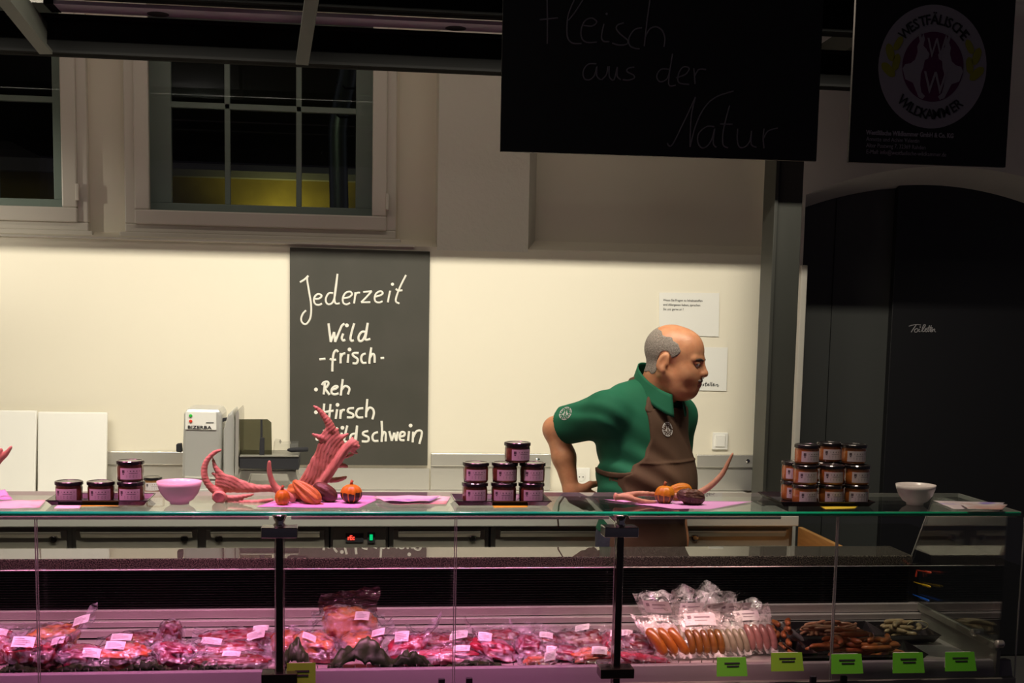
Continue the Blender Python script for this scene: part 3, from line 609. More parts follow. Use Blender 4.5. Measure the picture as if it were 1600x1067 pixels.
strokes_mb(MB(), HW, t3, .0024, .0006).build('handwriting', M['ink'], n2)
sw = thing('light_switch', 'white square light switch on the cream wall right of the man', 'switch', tuple(PY(1126, 703, 5.69)))
a_, c_ = PY(1113, 702.5, 5.688), PY(1138, 676, 5.688); MB().box(a_.x, c_.x, 5.688, 5.70, a_.z, c_.z).build('plate', M['white'], sw, bevel=.003)
a_, c_ = PY(1118, 698, 5.68), PY(1134, 680, 5.68); MB().box(a_.x, c_.x, 5.682, 5.69, a_.z, c_.z).build('rocker', M['white'], sw, bevel=.002)

# stainless splash panel and its top rail, in three runs
def splash(x0, x1, label):
    a_ = PY(x0, 728, 5.69); c_ = PY(x1, 728, 5.69)
    t = thing('splash_panel', label, 'splash panel', ((a_.x + c_.x) / 2, 5.69, .866), 'steel splash panels')
    MB().box(a_.x, c_.x, 5.685, 5.70, .868, .975).build('sheet', M['steel'], t)
    MB().box(a_.x, c_.x, 5.672, 5.70, .975, 1.031).build('top_rail', M['steel'], t, bevel=.003)
    MB().lathe([(.009, 0), (.009, .004), (.004, .006)], (c_.x - .06, 5.672, 1.005), 12, Matrix(((1, 0, 0), (0, 0, -1), (0, 1, 0)))).build('screw', M['chrome'], t)
splash(60, 452, 'steel splash panel behind the slicer and the white cutting boards')
splash(673, 860, 'steel splash panel right of the wall chalkboard')
splash(1087, 1186, 'grey steel splash panel under the light switch')
a_ = PY(452, 728, 5.69); c_ = PY(672, 728, 5.69)
tag(MB().box(a_.x + .004, c_.x - .004, 5.685, 5.70, .868, .962).build('splash_panel', M['steel']), 'shiny steel splash panel directly below the wall chalkboard', 'splash panel', 'steel splash panels')
so = thing('wall_socket', 'white double wall socket behind the man\'s elbow', 'socket', tuple(PY(908, 757, 5.69)))
a_, c_ = PY(894, 757, 5.685), PY(922, 731, 5.685); MB().box(a_.x, c_.x, 5.68, 5.70, a_.z, c_.z).build('plate', M['white'], so, bevel=.003)
q_ = PY(908, 745, 5.679); MB().lathe([(.020, 0), (.020, .002), (.016, .0025)], q_, 18, Matrix(((1, 0, 0), (0, 0, -1), (0, 1, 0)))).build('outlet', M['paper'], so)
for dx in (-.008, .008): MB().lathe([(.0028, 0), (.0028, .001)], q_ + Vector((dx, -.0025, 0)), 8, Matrix(((1, 0, 0), (0, 0, -1), (0, 1, 0)))).build('pin_hole', M['ink'], so)
# ================================================================== back counter with drawers
ZC = .866
bx0, bx1 = -1.9, PY(1246, 820, 4.97).x
wt = MB(); wt.box(bx0, bx1, 4.955, 5.685, ZC - .042, ZC)
tag(wt.build('worktop', mat('pale_steel', (.78, .76, .70), .30, .25, bump=.02, bscale=90, stretch=(.05, 1, 1)), bevel=.004), 'long brushed steel worktop along the back wall carrying the slicer', 'worktop')
M['worktop_white'] = mat('pale_worktop', (.72, .70, .62), .35)
def px_x(x): return PY(x, 840, 4.97).x
units = [(-1.88, px_x(108), 1, 'steel drawer unit at the far left under the worktop'), (px_x(112), px_x(313), 1, 'steel drawer unit below the white cutting boards'), (px_x(316), px_x(512), -1, 'steel drawer unit below the slicer'),
         (px_x(518), px_x(605), 0, 'control unit with a red display and a green switch in the back counter'), (px_x(610), px_x(763), 2, 'steel drawer unit with a lock right of the control unit'), (px_x(770), px_x(1060), 2, 'steel drawer unit beside the man'), (px_x(1064), px_x(1240), -2, 'last steel drawer unit at the right end of the worktop')]
M['drawer'] = mat('drawer_steel', (.36, .33, .28), .3, .55, bump=.02, bscale=90, stretch=(.05, 1, 1))
for (x0, x1, kind, lab) in units:
    t = thing('base_cabinet', lab, 'cabinet', ((x0 + x1) / 2, 5.3, .08), 'units of the back counter')
    MB().box(x0 - .004, x1 + .004, 5.0, 5.66, .08, ZC - .042).build('body', M['steel_dark'], t)
    MB().box(x0, x1, 5.06, 5.6, 0, .08).build('plinth', M['black'], t)
    zt, zb_ = .808, .735
    if kind:
        dr = MB(); dr.box(x0 + .012, x1 - .012, 4.985, 5.0, zb_, zt); dr.hexa([(x0 + .03, 4.968, zt - .012), (x1 - .03, 4.968, zt - .012), (x1 - .03, 4.985, zt - .03), (x0 + .03, 4.985, zt - .03), (x0 + .03, 4.966, zt - .004), (x1 - .03, 4.966, zt - .004), (x1 - .03, 4.985, zt), (x0 + .03, 4.985, zt)])
        d_ = dr.build('drawer', M['drawer'], t, bevel=.002)
        MB().box(x0 + .012, x1 - .012, 4.972, 4.986, zb_ - .006, zb_ + .004).build('grip_lip', M['steel'], t)
        lx = x1 - .06 if kind > 0 else x0 + .06
        MB().lathe([(.014, 0), (.014, .006), (.009, .008)], (lx, 4.985, .775), 16, Matrix(((1, 0, 0), (0, 0, -1), (0, 1, 0)))).build('lock', M['chrome'] if abs(kind) == 2 else M['bronze'], t)
        MB().box(x0 + .012, x1 - .012, 4.985, 5.0, .12, .71).build('door', M['drawer'], t, bevel=.003)
    else:
        MB().box(x0 + .005, x1 - .005, 4.985, 5.0, .735, .815).build('control_panel', M['drawer'], t, bevel=.002)
        a_, c_ = PY(540, 847, 4.982), PY(568, 833, 4.982); dp_ = MB().box(a_.x, c_.x, 4.981, 4.986, a_.z, c_.z).build('display', M['ink'], t)
        text_mb(MB(), 'rEc', PY(543, 843.5, 4.98), (1, 0, 0.02), (0, 0, 1), .024, .001, squash=.85, bold=.0006).build('digits', M['redled'], dp_)
        a_, c_ = PY(574, 848, 4.982), PY(586, 832, 4.982); MB().box(a_.x, c_.x, 4.980, 4.986, a_.z, c_.z).build('switch_frame', M['ink'], t)
        a_, c_ = PY(577.5, 844, 4.979), PY(582.5, 835, 4.979); MB().box(a_.x, c_.x, 4.977, 4.981, a_.z, c_.z).build('green_switch', M['greenled'], t, bevel=.001)
        MB().box(x0 + .012, x1 - .012, 4.985, 5.0, .12, .71).build('door', M['drawer'], t, bevel=.003)
wp = thing('open_drawer', 'orange brown wooden drawer side pulled out at the right end of the back counter', 'drawer', (bx1, 4.7, .6))
a_ = PY(1247, 823, 4.96); MB().hexa([(a_.x, 4.52, .70), (a_.x + .018, 4.52, .70), (a_.x + .018, 4.96, .70), (a_.x, 4.96, .70), (a_.x, 4.52, .822), (a_.x + .018, 4.52, .822), (a_.x + .018, 4.96, .822), (a_.x, 4.96, .822)]).build('side_panel', M['wood'], wp, bevel=.002)
MB().box(a_.x - .30, a_.x, 4.50, 4.518, .70, .822).build('front_panel', M['wood'], wp, bevel=.002)
MB().box(a_.x - .30, a_.x, 4.52, 4.96, .70, .71).build('bottom', M['wood'], wp)

# ================================================================== display case
XL, XR = -1.75, 1.925
gt = MB(); gt.prism([(XL, 4.10, ZC - .034), (XR - .035, 4.10, ZC - .034), (XR - .035, 4.10, ZC), (XL, 4.10, ZC)][::-1], (0, .185, 0))
tag(gt.build('granite_top', M['granite'], bevel=.004), 'polished speckled granite ledge running behind the meat display', 'worktop')
cs = thing('display_case', 'long refrigerated meat display case with black louvres and steel steps', 'display case', (.1, 3.85, 0))
zb0 = .704
lv = MB(); lv.box(XL, XR, 4.125, 4.14, zb0 - .004, ZC - .034)
nl = 15
for i in range(nl):
    z_ = zb0 + .004 + i * (.122 / nl); lv.hexa([(XL, 4.112, z_), (XR - .04, 4.112, z_), (XR - .04, 4.126, z_ + .001), (XL, 4.126, z_ + .001), (XL, 4.110, z_ + .0022), (XR - .04, 4.110, z_ + .0022), (XR - .04, 4.126, z_ + .0032), (XL, 4.126, z_ + .0032)])
lv.build('louvre_panel', M['louver'], cs)
def step(name, y0, z0, y1, z1, r=.004, m_='case_steel'):
    return MB().hexa([(XL, y0, z0 - .004), (XR, y0, z0 - .004), (XR, y1, z1 - .004), (XL, y1, z1 - .004), (XL, y0, z0), (XR, y0, z0), (XR, y1, z1), (XL, y1, z1)]).build(name, M[m_], cs)
sb = MB(); sb.box(XL, XR, 4.095, 4.125, .676, .704); sb.box(XL, XR, 4.075, 4.10, .655, .674); sb.box(XL, XR, 4.055, 4.08, .628, .652)
sb.build('back_steps', M['case_steel'], cs, bevel=.0025)
DY0, DZ0, DY1, DZ1 = 3.605, .628, 4.06, .622
step('deck', DY0, DZ0, DY1, DZ1)
deck_z = lambda y: DZ0 + (DZ1 - DZ0) * (y - DY0) / (DY1 - DY0)
fr = MB(); fr.hexa([(XL, 3.560, .595), (XR + .05, 3.560, .595), (XR + .05, 3.604, .595), (XL, 3.604, .595), (XL, 3.582, .6475), (XR + .05, 3.582, .6475), (XR + .05, 3.604, .6475), (XL, 3.604, .6475)]); fr.build('front_rail', mat('rail_steel', (.30, .27, .30), .45, .3, bump=.05, bscale=25), cs, bevel=.003)
pins = MB()
for i in range(62): pins.box(-1.0 + i * .0345 - .0011, -1.0 + i * .0345 + .0011, 3.606, 3.610, .63, .6535)
pins.build('pin_row', M['steel'], cs)
MB().box(XL, XR + .05, 3.545, 3.60, .575, .603).build('lower_rail', M['steel_dark'], cs, bevel=.003)
bd = MB(); bd.box(XL, XR + .05, 3.57, 4.27, .10, .59); bd.build('body', M['black'], cs, bevel=.004)
MB().box(XL, XR, 3.62, 4.22, 0, .10).build('plinth', M['black'], cs)
MB().box(XL, XR - .03, 4.142, 4.275, .595, ZC - .034).build('rear_housing', M['black'], cs)
# clear front panes with polished edges
GY = 3.552
js = [-1.70, PY(58, 900, GY).x, PY(437, 900, GY).x, PY(711, 900, GY).x, PY(966, 900, GY).x, PY(1305, 900, GY).x, 1.975]
ztop = PY(600, 808, GY).z
for i in range(6):
    x0, x1 = js[i] + (.012 if i in (2, 4) else .0025), js[i + 1] - (.012 if i + 1 in (2, 4) else .0025)
    t = MB().box(x0 + .0013, x1 - .0013, GY - .003, GY + .003, .604, ztop).build('front_pane', M['glass'], cs)
    MB().box(x0 - .001, x0 + .0012, GY - .003, GY + .003, .604, ztop).build('polished_edge', M['pane_edge'], t); MB().box(x1 - .0012, x1 + .001, GY - .003, GY + .003, .604, ztop).build('polished_edge', M['pane_edge'], t)
zl = PY(560, 889, 3.60).z
t = MB().box(XL, XR - .01, 3.598, 3.602, .655, zl).build('inner_pane', M['glass'], cs); MB().box(XL, XR - .01, 3.5975, 3.6025, zl, zl + .0016).build('polished_edge', M['pane_edge'], t)

# posts with clamps and shelf brackets
def post(x):
    t = MB().box(x - .0095, x + .0095, 3.512, 3.542, .0, 1.045).build('shelf_post', M['bronze'], cs, bevel=.002); zc = 1.045
    MB().box(x - .048, x + .048, 3.500, 3.560, zc - .012, zc + .016).build('upper_clamp', M['chrome'], t, bevel=.002)
    MB().lathe([(.014, 0), (.017, .004), (.012, .012), (.020, .030), (.020, .032)], (x, 3.525, zc + .016), 16).build('glass_holder', M['chrome'], t, smooth=True)
    MB().box(x - .048, x + .048, 3.500, 3.560, .632, .660).build('lower_clamp', M['bronze'], t, bevel=.002)
    MB().hexa([(x - .008, 3.54, 1.035), (x + .008, 3.54, 1.035), (x + .008, 4.02, 1.068), (x - .008, 4.02, 1.068), (x - .008, 3.54, 1.064), (x + .008, 3.54, 1.064), (x + .008, 4.02, 1.083), (x - .008, 4.02, 1.083)]).build('bracket_arm', M['chrome'], t, bevel=.002)
    MB().box(x - .03, x + .03, 3.985, 4.015, 1.074, 1.0835).build('rear_clamp', M['chrome'], t, bevel=.002)
post(PY(437, 900, 3.53).x); post(PY(966, 900, 3.53).x)
# slim light strips tucked under the front of the glass shelf, shining down and back on the meat
def led(x0, x1, power, col, lab):
    t = thing('light_strip', lab, 'lamp', ((x0 + x1) / 2, 3.575, 1.07), 'light strips under the glass shelf')
    MB().hexa([(x0, 3.564, 1.074), (x1, 3.564, 1.074), (x1, 3.588, 1.080), (x0, 3.588, 1.080), (x0, 3.564, 1.082), (x1, 3.564, 1.082), (x1, 3.588, 1.084), (x0, 3.588, 1.084)]).build('profile', M['steel'], t)
    area('strip_lamp', ((x0 + x1) / 2, 3.578, 1.071), x1 - x0, .010, power, col, (R(17), 0, 0), t, 84)
led(-1.15, -.20, LED_W, (1, .29, .60), 'left pink light strip under the glass shelf, left of the left post'); led(-.14, .74, LED_W, (1, .31, .60), 'middle pink light strip under the glass shelf, between the posts'); led(.80, 1.24, LED_W * .42, (1, .52, .50), 'right dim light strip under the glass shelf, over the sausage packs')

# glass shelf
ZS = 1.0974; SX_L, SX_R, SY0, SY1 = -1.70, 1.958, 3.55, 3.945
gs = thing('glass_shelf', 'long clear glass shelf with a teal front edge on top of the display case', 'shelf', (.1, 3.75, ZS - .012))
MB().box(SX_L, SX_R, SY0 + .009, SY1, ZS - .012, ZS).build('glass_sheet', M['shelf_glass'], gs)
MB().tube([(SX_L, SY0 + .004, ZS - .0062), (SX_R, SY0 + .004, ZS - .0062)], .0064, 14).build('front_edge', M['teal_edge'], gs, smooth=True)
MB().box(SX_R, SX_R + .002, SY0, SY1, ZS - .012, ZS).box(SX_L, SX_R, SY1, SY1 + .001, ZS - .012, ZS).build('back_edge', M['pane_edge'], gs)

# end pane, its steel foot rail and knobs
XE = 1.92
M['end_glass'] = film('end_glass', (.97, .985, .975), 0.0, 1.5, gain=1.9)
zf_ = PX(1425, 938, XE).z
pb, ptb, pgc = PX(1425, 938, XE), PX(1458, 806, XE), PX(1420, 880, XE)
pb.y = min(pb.y, 4.18)
e_pts = [pb, Vector((XE, 3.562, zf_)), Vector((XE, 3.562, 1.083)), Vector((XE, ptb.y, 1.083)), pgc]
ep = MB().prism(e_pts, (.005, 0, 0)).build('end_pane', M['end_glass'], cs)
for a_, b_ in ((3, 4), (4, 0)): MB().tube([e_pts[a_], e_pts[b_]], .0026, 6).build('polished_edge', M['pane_edge'], ep)
MB().bar((XE, pb.y, zf_ - .008), (XE, 3.562, zf_ - .008), .014, .022).build('foot_rail', M['steel_dark'], ep, bevel=.002)
for (x, y) in ((1424, 903), (1524, 988), (1562, 1006)):
    c_ = PX(x, y, XE - .006); MB().lathe([(.010, 0), (.012, .004), (.012, .02), (.009, .024)], c_ + Vector((-.012, 0, 0)), 16, Matrix(((0, 0, 1), (0, 1, 0), (-1, 0, 0)))).build('knob', M['steel'], ep, smooth=True)
MB().box(XE - .002, XE + .010, 3.562, 4.09, .60, zf_ - .018).build('end_cheek', M['steel_dark'], cs)

# three plastic tong handles hanging at the end pane
for nm, colr, a_, b_ in (('red', (.55, .05, .02), (1433, 891), (1455, 895)), ('yellow', (.55, .33, .01), (1423, 908), (1454, 917)), ('blue', (.01, .10, .55), (1417, 925), (1452, 939))):
    p0, p1 = PX(*a_, XE - .010), PX(*b_, XE - .016); hm = MB(); dv = (p1 - p0)
    hm.tube([p0, p0 + dv * .6, p0 + dv * .62, p1 - dv * .04, p1], [.0022, .0022, .0042, .0042, .002], 8)
    t = thing('knife', nm + ' plastic handled knife held at the end pane of the case', 'knife', tuple(p0), 'coloured knives at the end pane')
    hm.build('handle', mat(nm + '_plastic', colr, .4), t, smooth=True)
    if nm != 'blue': MB().tube([p0, p0 + Vector((-.003, 0, -.022))], .003, 6).build('grip_end', mat(nm + '_ridged_plastic', colr, .5), t)

# green price cards standing on the front rail
M['card'] = mat('green_card', (.12, .52, .02), .6); M['card2'] = mat('yellow_green_card', (.22, .48, .02), .6)
def bars(mb, c, ex, ez, spec, t=.0006):
    en = ex.cross(ez)
    for (x, z, w_, h_) in spec:
        p_ = c + ex * x + ez * z; mb.prism([p_, p_ + ex * w_, p_ + ex * w_ + ez * h_, p_ + ez * h_], en * t)
cards = [(448, 493, 1036, 1078, 'card2', 'green price card beside the lower clamp of the left post'), (1120, 1168, 1027, 1057, 'card', 'darkest green price card, below the sausage packs'), (1205, 1256, 1020, 1049, 'card2', 'yellow green price card between the sausage packs and the black tray'),
         (1299, 1349, 1022, 1053, 'card', 'bright green price card right of the pane joint'), (1395, 1445, 1020, 1052, 'card', 'green price card below the heap of brown sausages'), (1477, 1526, 1019, 1049, 'card', 'rightmost pale green price card near the foot rail')]
for (x0, x1, y0, y1, mm, lab) in cards:
    a_, b_, d_ = PY(x0, y1, 3.518), PY(x1, y1 - .5, 3.518), PY(x0, y0, 3.541)
    t = thing('price_card', lab, 'price card', tuple((a_ + b_) / 2), 'green price cards')
    zc_ = max(a_.z, .648)
    MB().hexa([(a_.x, 3.518, a_.z), (b_.x, 3.518, a_.z), (b_.x, 3.520, a_.z), (a_.x, 3.520, a_.z), (d_.x, 3.540, d_.z), (b_.x, 3.540, d_.z), (b_.x, 3.542, d_.z), (d_.x, 3.542, d_.z)]).build('card', M[mm], t)
    MB().box(a_.x + .01, b_.x - .01, 3.5425, 3.5455, a_.z + .004, d_.z).build('holder', M['white'], t)
    pr = MB(); w_ = b_.x - a_.x; h_ = d_.z - a_.z
    bars(pr, Vector((a_.x, 3.5172, a_.z)), Vector((1, 0, 0)), Vector((0, .022 / h_, 1)), [(w_ * .28, h_ * .66, w_ * .5, h_ * .07), (w_ * .35, h_ * .50, w_ * .40, h_ * .07)])
    pr.build('print', M['ink'], t)
for (x, y, lab) in ((690, 1064, 'left black clip on the front rail below the meat'), (733, 1063, 'right black clip on the front rail below the meat'), (1270, 1060, 'left black clip on the front rail below the sausages'), (1318, 1060, 'right black clip on the front rail below the sausages')):
    p_ = PY(x, y, 3.54); tag(MB().box(p_.x - .009, p_.x + .009, 3.532, 3.545, p_.z - .02, p_.z + .008).build('rail_clip', M['ink'], bevel=.002), lab, 'clip', 'black rail clips')

# ================================================================== things on the back counter
def cutting_board(x0, x1, y0, y1, lab):
    a_, b_, d_ = PY(x0, y1, 5.60), PY(x1, y1, 5.60), PY(x0, y0, 5.66); z1 = d_.z
    m_ = MB(); m_.hexa([(a_.x, 5.58, ZC), (b_.x, 5.58, ZC), (b_.x, 5.60, ZC), (a_.x, 5.60, ZC), (d_.x, 5.645, z1), (b_.x, 5.645, z1), (b_.x, 5.665, z1), (d_.x, 5.665, z1)])
    return tag(m_.build('cutting_board', M['white'], bevel=.006), lab, 'cutting board', 'white cutting boards')
cutting_board(-70, 56.5, 640, 768, 'left white cutting board leaning on the back wall, cut by the photo edge'); cutting_board(60, 167, 643, 768, 'right white cutting board leaning on the back wall')

# meat slicer
Yl = 5.28
sl = thing('meat_slicer', 'steel meat slicer with a smoked hopper standing on the back counter', 'slicer', tuple(PZ(380, 768, ZC)))
def fx(x, y, Y=Yl): return PY(x, y, Y)
def front_prism(name, pts, Y0, Y1, m_, bevel=.006, par=None):
    pl = [fx(x, y, Y0) for x, y in pts]; return MB().prism(pl, (0, Y1 - Y0, 0)).build(name, M[m_], par or sl, bevel=bevel, clean=True)
M['slicer'] = mat('cast_aluminium', (.66, .66, .63), .28, .45)
front_prism('motor_housing', [(285, 700), (284, 748), (345, 750), (347, 700), (347, 648), (342, 639), (292, 638), (287, 646)], Yl, Yl + .22, 'slicer', .012)
face = front_prism('control_face', [(289, 671), (338, 672), (338, 644), (289.5, 643)], Yl - .006, Yl + .004, 'white', .002)
pr = MB(); text_mb(pr, 'BIZERBA', fx(293, 669.5, Yl - .007), fx(335, 670.5) - fx(293, 669.5), (0, 0, 1), .0175, .001, squash=1.40, bold=.0003); bars(pr, fx(322, 661, Yl - .007), Vector((1, 0, 0)), Vector((0, 0, 1)), [(0, 0, .03, .003)]); pr.build('lettering', M['ink'], face)
mg = mat('green_button', (.03, .5, .05), .3); mr = mat('red_button', (.75, .06, .03), .3); rotF = Matrix(((1, 0, 0), (0, 0, -1), (0, 1, 0)))
MB().lathe([(.0065, 0), (.0065, .004), (.004, .006)], fx(298, 649.5, Yl - .006), 14, rotF).build('green_button', mg, sl); MB().lathe([(.0065, 0), (.0065, .004), (.004, .006)], fx(298, 658, Yl - .006), 14, rotF).build('red_button', mr, sl)
front_prism('dial_knob', [(275, 706), (275, 694), (283, 693), (284, 707)], Yl + .05, Yl + .09, 'ink', .004)
front_prism('pedestal', [(287, 748), (286, 766), (352, 768), (353, 750)], Yl + .01, Yl + .25, 'slicer', .008)
front_prism('blade_guard', [(349, 745), (349, 672), (356, 648), (364, 640), (367, 660), (366, 745)], Yl - .03, Yl + .20, 'slicer', .008)
front_prism('blade', [(367, 742), (368, 645), (372, 640), (373.5, 646), (372, 742)], Yl - .05, Yl + .22, 'steel', .001)
front_prism('blade_link', [(345, 660), (355, 657), (355, 653), (345, 654)], Yl + .02, Yl + .05, 'ink', .001)
front_prism('smoked_shield', [(374, 712), (374, 655), (418, 655), (424, 660), (425, 713)], Yl - .02, Yl - .014, 'smoke', .002)
front_prism('shield_rail', [(406, 712), (407, 655), (410, 655), (411, 712)], Yl - .026, Yl - .021, 'ink', .001)
front_prism('pusher', [(405, 713), (406, 684), (413, 684), (413, 713)], Yl - .04, Yl - .026, 'ink', .002)
front_prism('carriage', [(374, 732), (374, 713), (467, 714), (467, 734)], Yl - .04, Yl + .15, 'ink', .003)
front_prism('carriage_ledge', [(374, 714), (375, 711), (466, 711.5), (467, 714)], Yl - .045, Yl + .16, 'steel_dark', .001)
front_prism('clear_guard', [(426, 711), (428, 689), (436, 690), (438, 694), (466, 693), (466, 711)], Yl + .02, Yl + .13, 'clearplastic', .002)
MB().tube([fx(449, 703, Yl - .01), fx(455, 703, Yl - .01), fx(480, 702, Yl - .01), fx(482, 702, Yl - .01)], [.004, .0095, .0095, .006], 14).build('handle', M['ink'], sl, smooth=True)
front_prism('foot_frame', [(374, 760), (376, 735), (462, 736), (470, 762), (455, 762), (448, 742), (392, 741), (386, 762)], Yl, Yl + .15, 'steel', .003)
front_prism('base_plate', [(286, 770), (286, 764), (472, 764), (474, 770)], Yl - .02, Yl + .24, 'slicer', .004)

# ================================================================== preserve jars
def lid_prof(r): return [(r * .98, 0), (r * 1.02, .001), (r * 1.02, .0085), (r * .97, .0105), (r * .88, .0105), (r * .86, .0095)]
M['lid'] = mat('black_lid', (.014, .012, .013), .22, spec=.6, coat=.3); M['label'] = mat('jar_label', (.62, .56, .58), .6)
def meat_mat(nm, c1, c2): return mat(nm, c1, .16, spec=.6, col2=c2, nscale=45, coat=1.0, lo=.4, hi=.6)
M['liver'] = meat_mat('dark_preserve', (.13, .045, .025), (.20, .08, .04)); M['amber'] = meat_mat('amber_preserve', (.42, .13, .025), (.55, .20, .05)); M['pale'] = meat_mat('brown_preserve', (.36, .18, .06), (.28, .12, .04))
JR, JH = .0375, .058
def make_jar(loc, label, group, content, rot=0):
    t = thing('preserve_jar', label, 'jar', loc, group); c_ = Vector(loc)
    MB().lathe([(JR * .80, .0), (JR * .93, .002), (JR * .96, .008), (JR * .97, .040), (JR * .93, .046), (JR * .93, .049)], c_, 30).build('glass_jar', content, t, smooth=True)
    MB().lathe(lid_prof(JR), c_ + Vector((0, 0, .0475)), 32).build('lid', M['lid'], t, bevel=0)
    a0, a1 = R(-138), R(-42); n = 14; lb = MB(); rr = JR * .985
    lb.grid(n, 1, lambda u, v: c_ + Vector((rr * math.cos(a0 + (a1 - a0) * u), rr * math.sin(a0 + (a1 - a0) * u), .008 + .031 * v)))
    l_ = lb.build('label', M['label'], t)
    md = l_.modifiers.new('thick', 'SOLIDIFY'); md.thickness = .0006; md.offset = 1
    pr = MB(); r2 = JR * 1.004
    def patch(u0, u1, z0, z1): pr.grid(4, 1, lambda u, v: c_ + Vector((r2 * math.cos(a0 + (a1 - a0) * (u0 + (u1 - u0) * u)), r2 * math.sin(a0 + (a1 - a0) * (u0 + (u1 - u0) * u)), z0 + (z1 - z0) * v)))
    patch(.10, .22, .026, .034); patch(.12, .20, .0215, .0245); patch(.34, .90, .0295, .0325); patch(.40, .80, .0245, .0258); patch(.30, .92, .0195, .0203); patch(.30, .88, .0165, .0173); patch(.30, .9, .0135, .0143)
    pr.build('label_print', M['ink_soft'], t)
    if rot: t.rotation_euler = (0, 0, R(rot))
    return t
M['ink_soft'] = mat('label_ink', (.10, .08, .09), .8)
protos = {k: None for k in ('liver', 'amber', 'pale')}
def jar(k, loc, label, group, rot=0):
    if protos[k] is None: protos[k] = make_jar(loc, label, group, M[k], rot); return protos[k]
    c = copy_thing(protos[k], loc, label, R(rot)); c['group'] = group; return c
M['tray_black'] = mat('black_tray', (.015, .012, .014), .18, spec=.6, coat=.4)
def tray(name, label, x0, x1, y0, y1, z, hgt=.014, flare=.012, group=None, m_=None):
    t = thing(name, label, 'tray', ((x0 + x1) / 2, (y0 + y1) / 2, z), group); th = .0022
    o_ = MB(); i = [(x0 + flare, y0 + flare), (x1 - flare, y0 + flare), (x1 - flare, y1 - flare), (x0 + flare, y1 - flare)]; e = [(x0, y0), (x1, y0), (x1, y1), (x0, y1)]
    vs_ = [(x, y, z) for x, y in i] + [(x, y, z + hgt) for x, y in e] + [(x, y, z + th) for x, y in i] + [(x + (th if x < (x0 + x1) / 2 else -th), y + (th if y < (y0 + y1) / 2 else -th), z + hgt) for x, y in e]
    fs = [(3, 2, 1, 0), (8, 9, 10, 11)] + [(k, (k + 1) % 4, 4 + (k + 1) % 4, 4 + k) for k in range(4)] + [(8 + (k + 1) % 4, 8 + k, 12 + k, 12 + (k + 1) % 4) for k in range(4)] + [(4 + k, 4 + (k + 1) % 4, 12 + (k + 1) % 4, 12 + k) for k in range(4)]
    o_.add(vs_, fs).build('dish', m_ or M['tray_black'], t)
    rm = MB(); q = .0018
    pts = [(x0, y0, z + hgt), (x1, y0, z + hgt), (x1, y1, z + hgt), (x0, y1, z + hgt), (x0, y0, z + hgt)]
    for a_, b_ in zip(pts, pts[1:]): rm.tube([a_, b_], q, 6)
    rm.build('rim', m_ or M['tray_black'], t); return t
def on_shelf(px, py): p_ = PZ(px, py, ZS); return p_
def jar_at(k, px, Y, z, lab, grp, rot=0): p_ = PZ(px, 780, z + .02); x = PY(px, 770, Y).x; return jar(k, (x, Y, z), lab, grp, rot)

# left tray: three jars in a row and one on top
Yj = 3.72; g1 = 'dark jars on the left tray'; zt = ZS + .0025
x0, x1 = PY(80, 780, Yj).x, PY(236, 780, Yj).x
tray('jar_tray', 'glossy black tray under the four dark jars at the left', x0, x1, 3.655, 3.80, ZS)
for px, lab in ((108, 'leftmost dark preserve jar on the left tray'), (158, 'middle dark preserve jar on the left tray'), (205, 'dark preserve jar at the right of the left tray, under another jar')): jar_at('liver', px, Yj, zt, lab, g1, random.Random(px).uniform(-8, 8))
jar_at('liver', 204, Yj, zt + JH + .0005, 'dark preserve jar stacked on top on the left tray', g1, 12)
# middle tray: two rows of three and one on top
g2 = 'dark jars on the middle tray'
x0, x1 = PY(708, 780, Yj).x, PY(856, 780, Yj).x
tray('jar_tray', 'glossy black tray under the pyramid of seven dark jars', x0, x1, 3.655, 3.80, ZS)
for r_, row in enumerate(('bottom', 'middle')):
    for px, pos in ((742, 'left'), (787, 'centre'), (830, 'right')): jar_at('liver', px + (1 if r_ else 0), Yj, zt + r_ * (JH + .0005), 'dark preserve jar, %s row %s, in the pyramid on the middle tray' % (row, pos), g2, (px * 7 + r_ * 13) % 17 - 8)
jar_at('liver', 807, Yj, zt + 2 * (JH + .0005), 'dark preserve jar crowning the pyramid on the middle tray', g2, 16)
# right tray: three tiers of amber jars, two deep
g3 = 'amber jars on the right tray'; Yf, Yr = 3.70, 3.785
x0, x1 = PY(1228, 780, 3.66).x, PY(1364, 780, 3.66).x
tray('jar_tray', 'black tray under the tiered stack of amber jars at the right', x0 - .02, x1, 3.645, 3.86, ZS)
for r_, row in enumerate(('bottom', 'middle')):
    for px, pos in ((1257, 'left'), (1298, 'centre'), (1338, 'right')):
        jar_at('amber', px, Yf, zt + r_ * (JH + .0005), 'amber preserve jar, %s tier front %s, on the right tray' % (row, pos), g3, (px * 5 + r_ * 29) % 19 - 9)
        jar_at('amber', px - 18, Yr, zt + r_ * (JH + .0005), 'amber preserve jar, %s tier rear %s, on the right tray' % (row, pos), g3, (px * 3 + r_ * 29) % 19 - 9)
for px, pos, Y in ((1258, 'left', Yf + .02), (1293, 'centre', Yr), (1331, 'right', Yf + .035)): jar_at('amber', px, Y, zt + 2 * (JH + .0005), 'amber preserve jar, top tier %s, on the right tray' % pos, g3, (px * 11) % 15 - 4)
# jars behind, on the back counter
g4 = 'brown jars on the back counter'; Yb = 5.2
for k, (px, tier, lab) in enumerate(((180, 0, 'brown jar at the left behind the left tray, on the back counter'), (210, 0, 'brown jar behind the stacked dark jars, on the back counter'), (243, 0, 'brown jar at the right behind the left tray, on the back counter'), (238, 1, 'brown jar stacked on the others beside the slicer'))):
    jar_at('pale', px, Yb + (.02 if k == 1 else 0), ZC + .0005 + tier * (JH + .0005), lab, g4, k * 7 - 10)

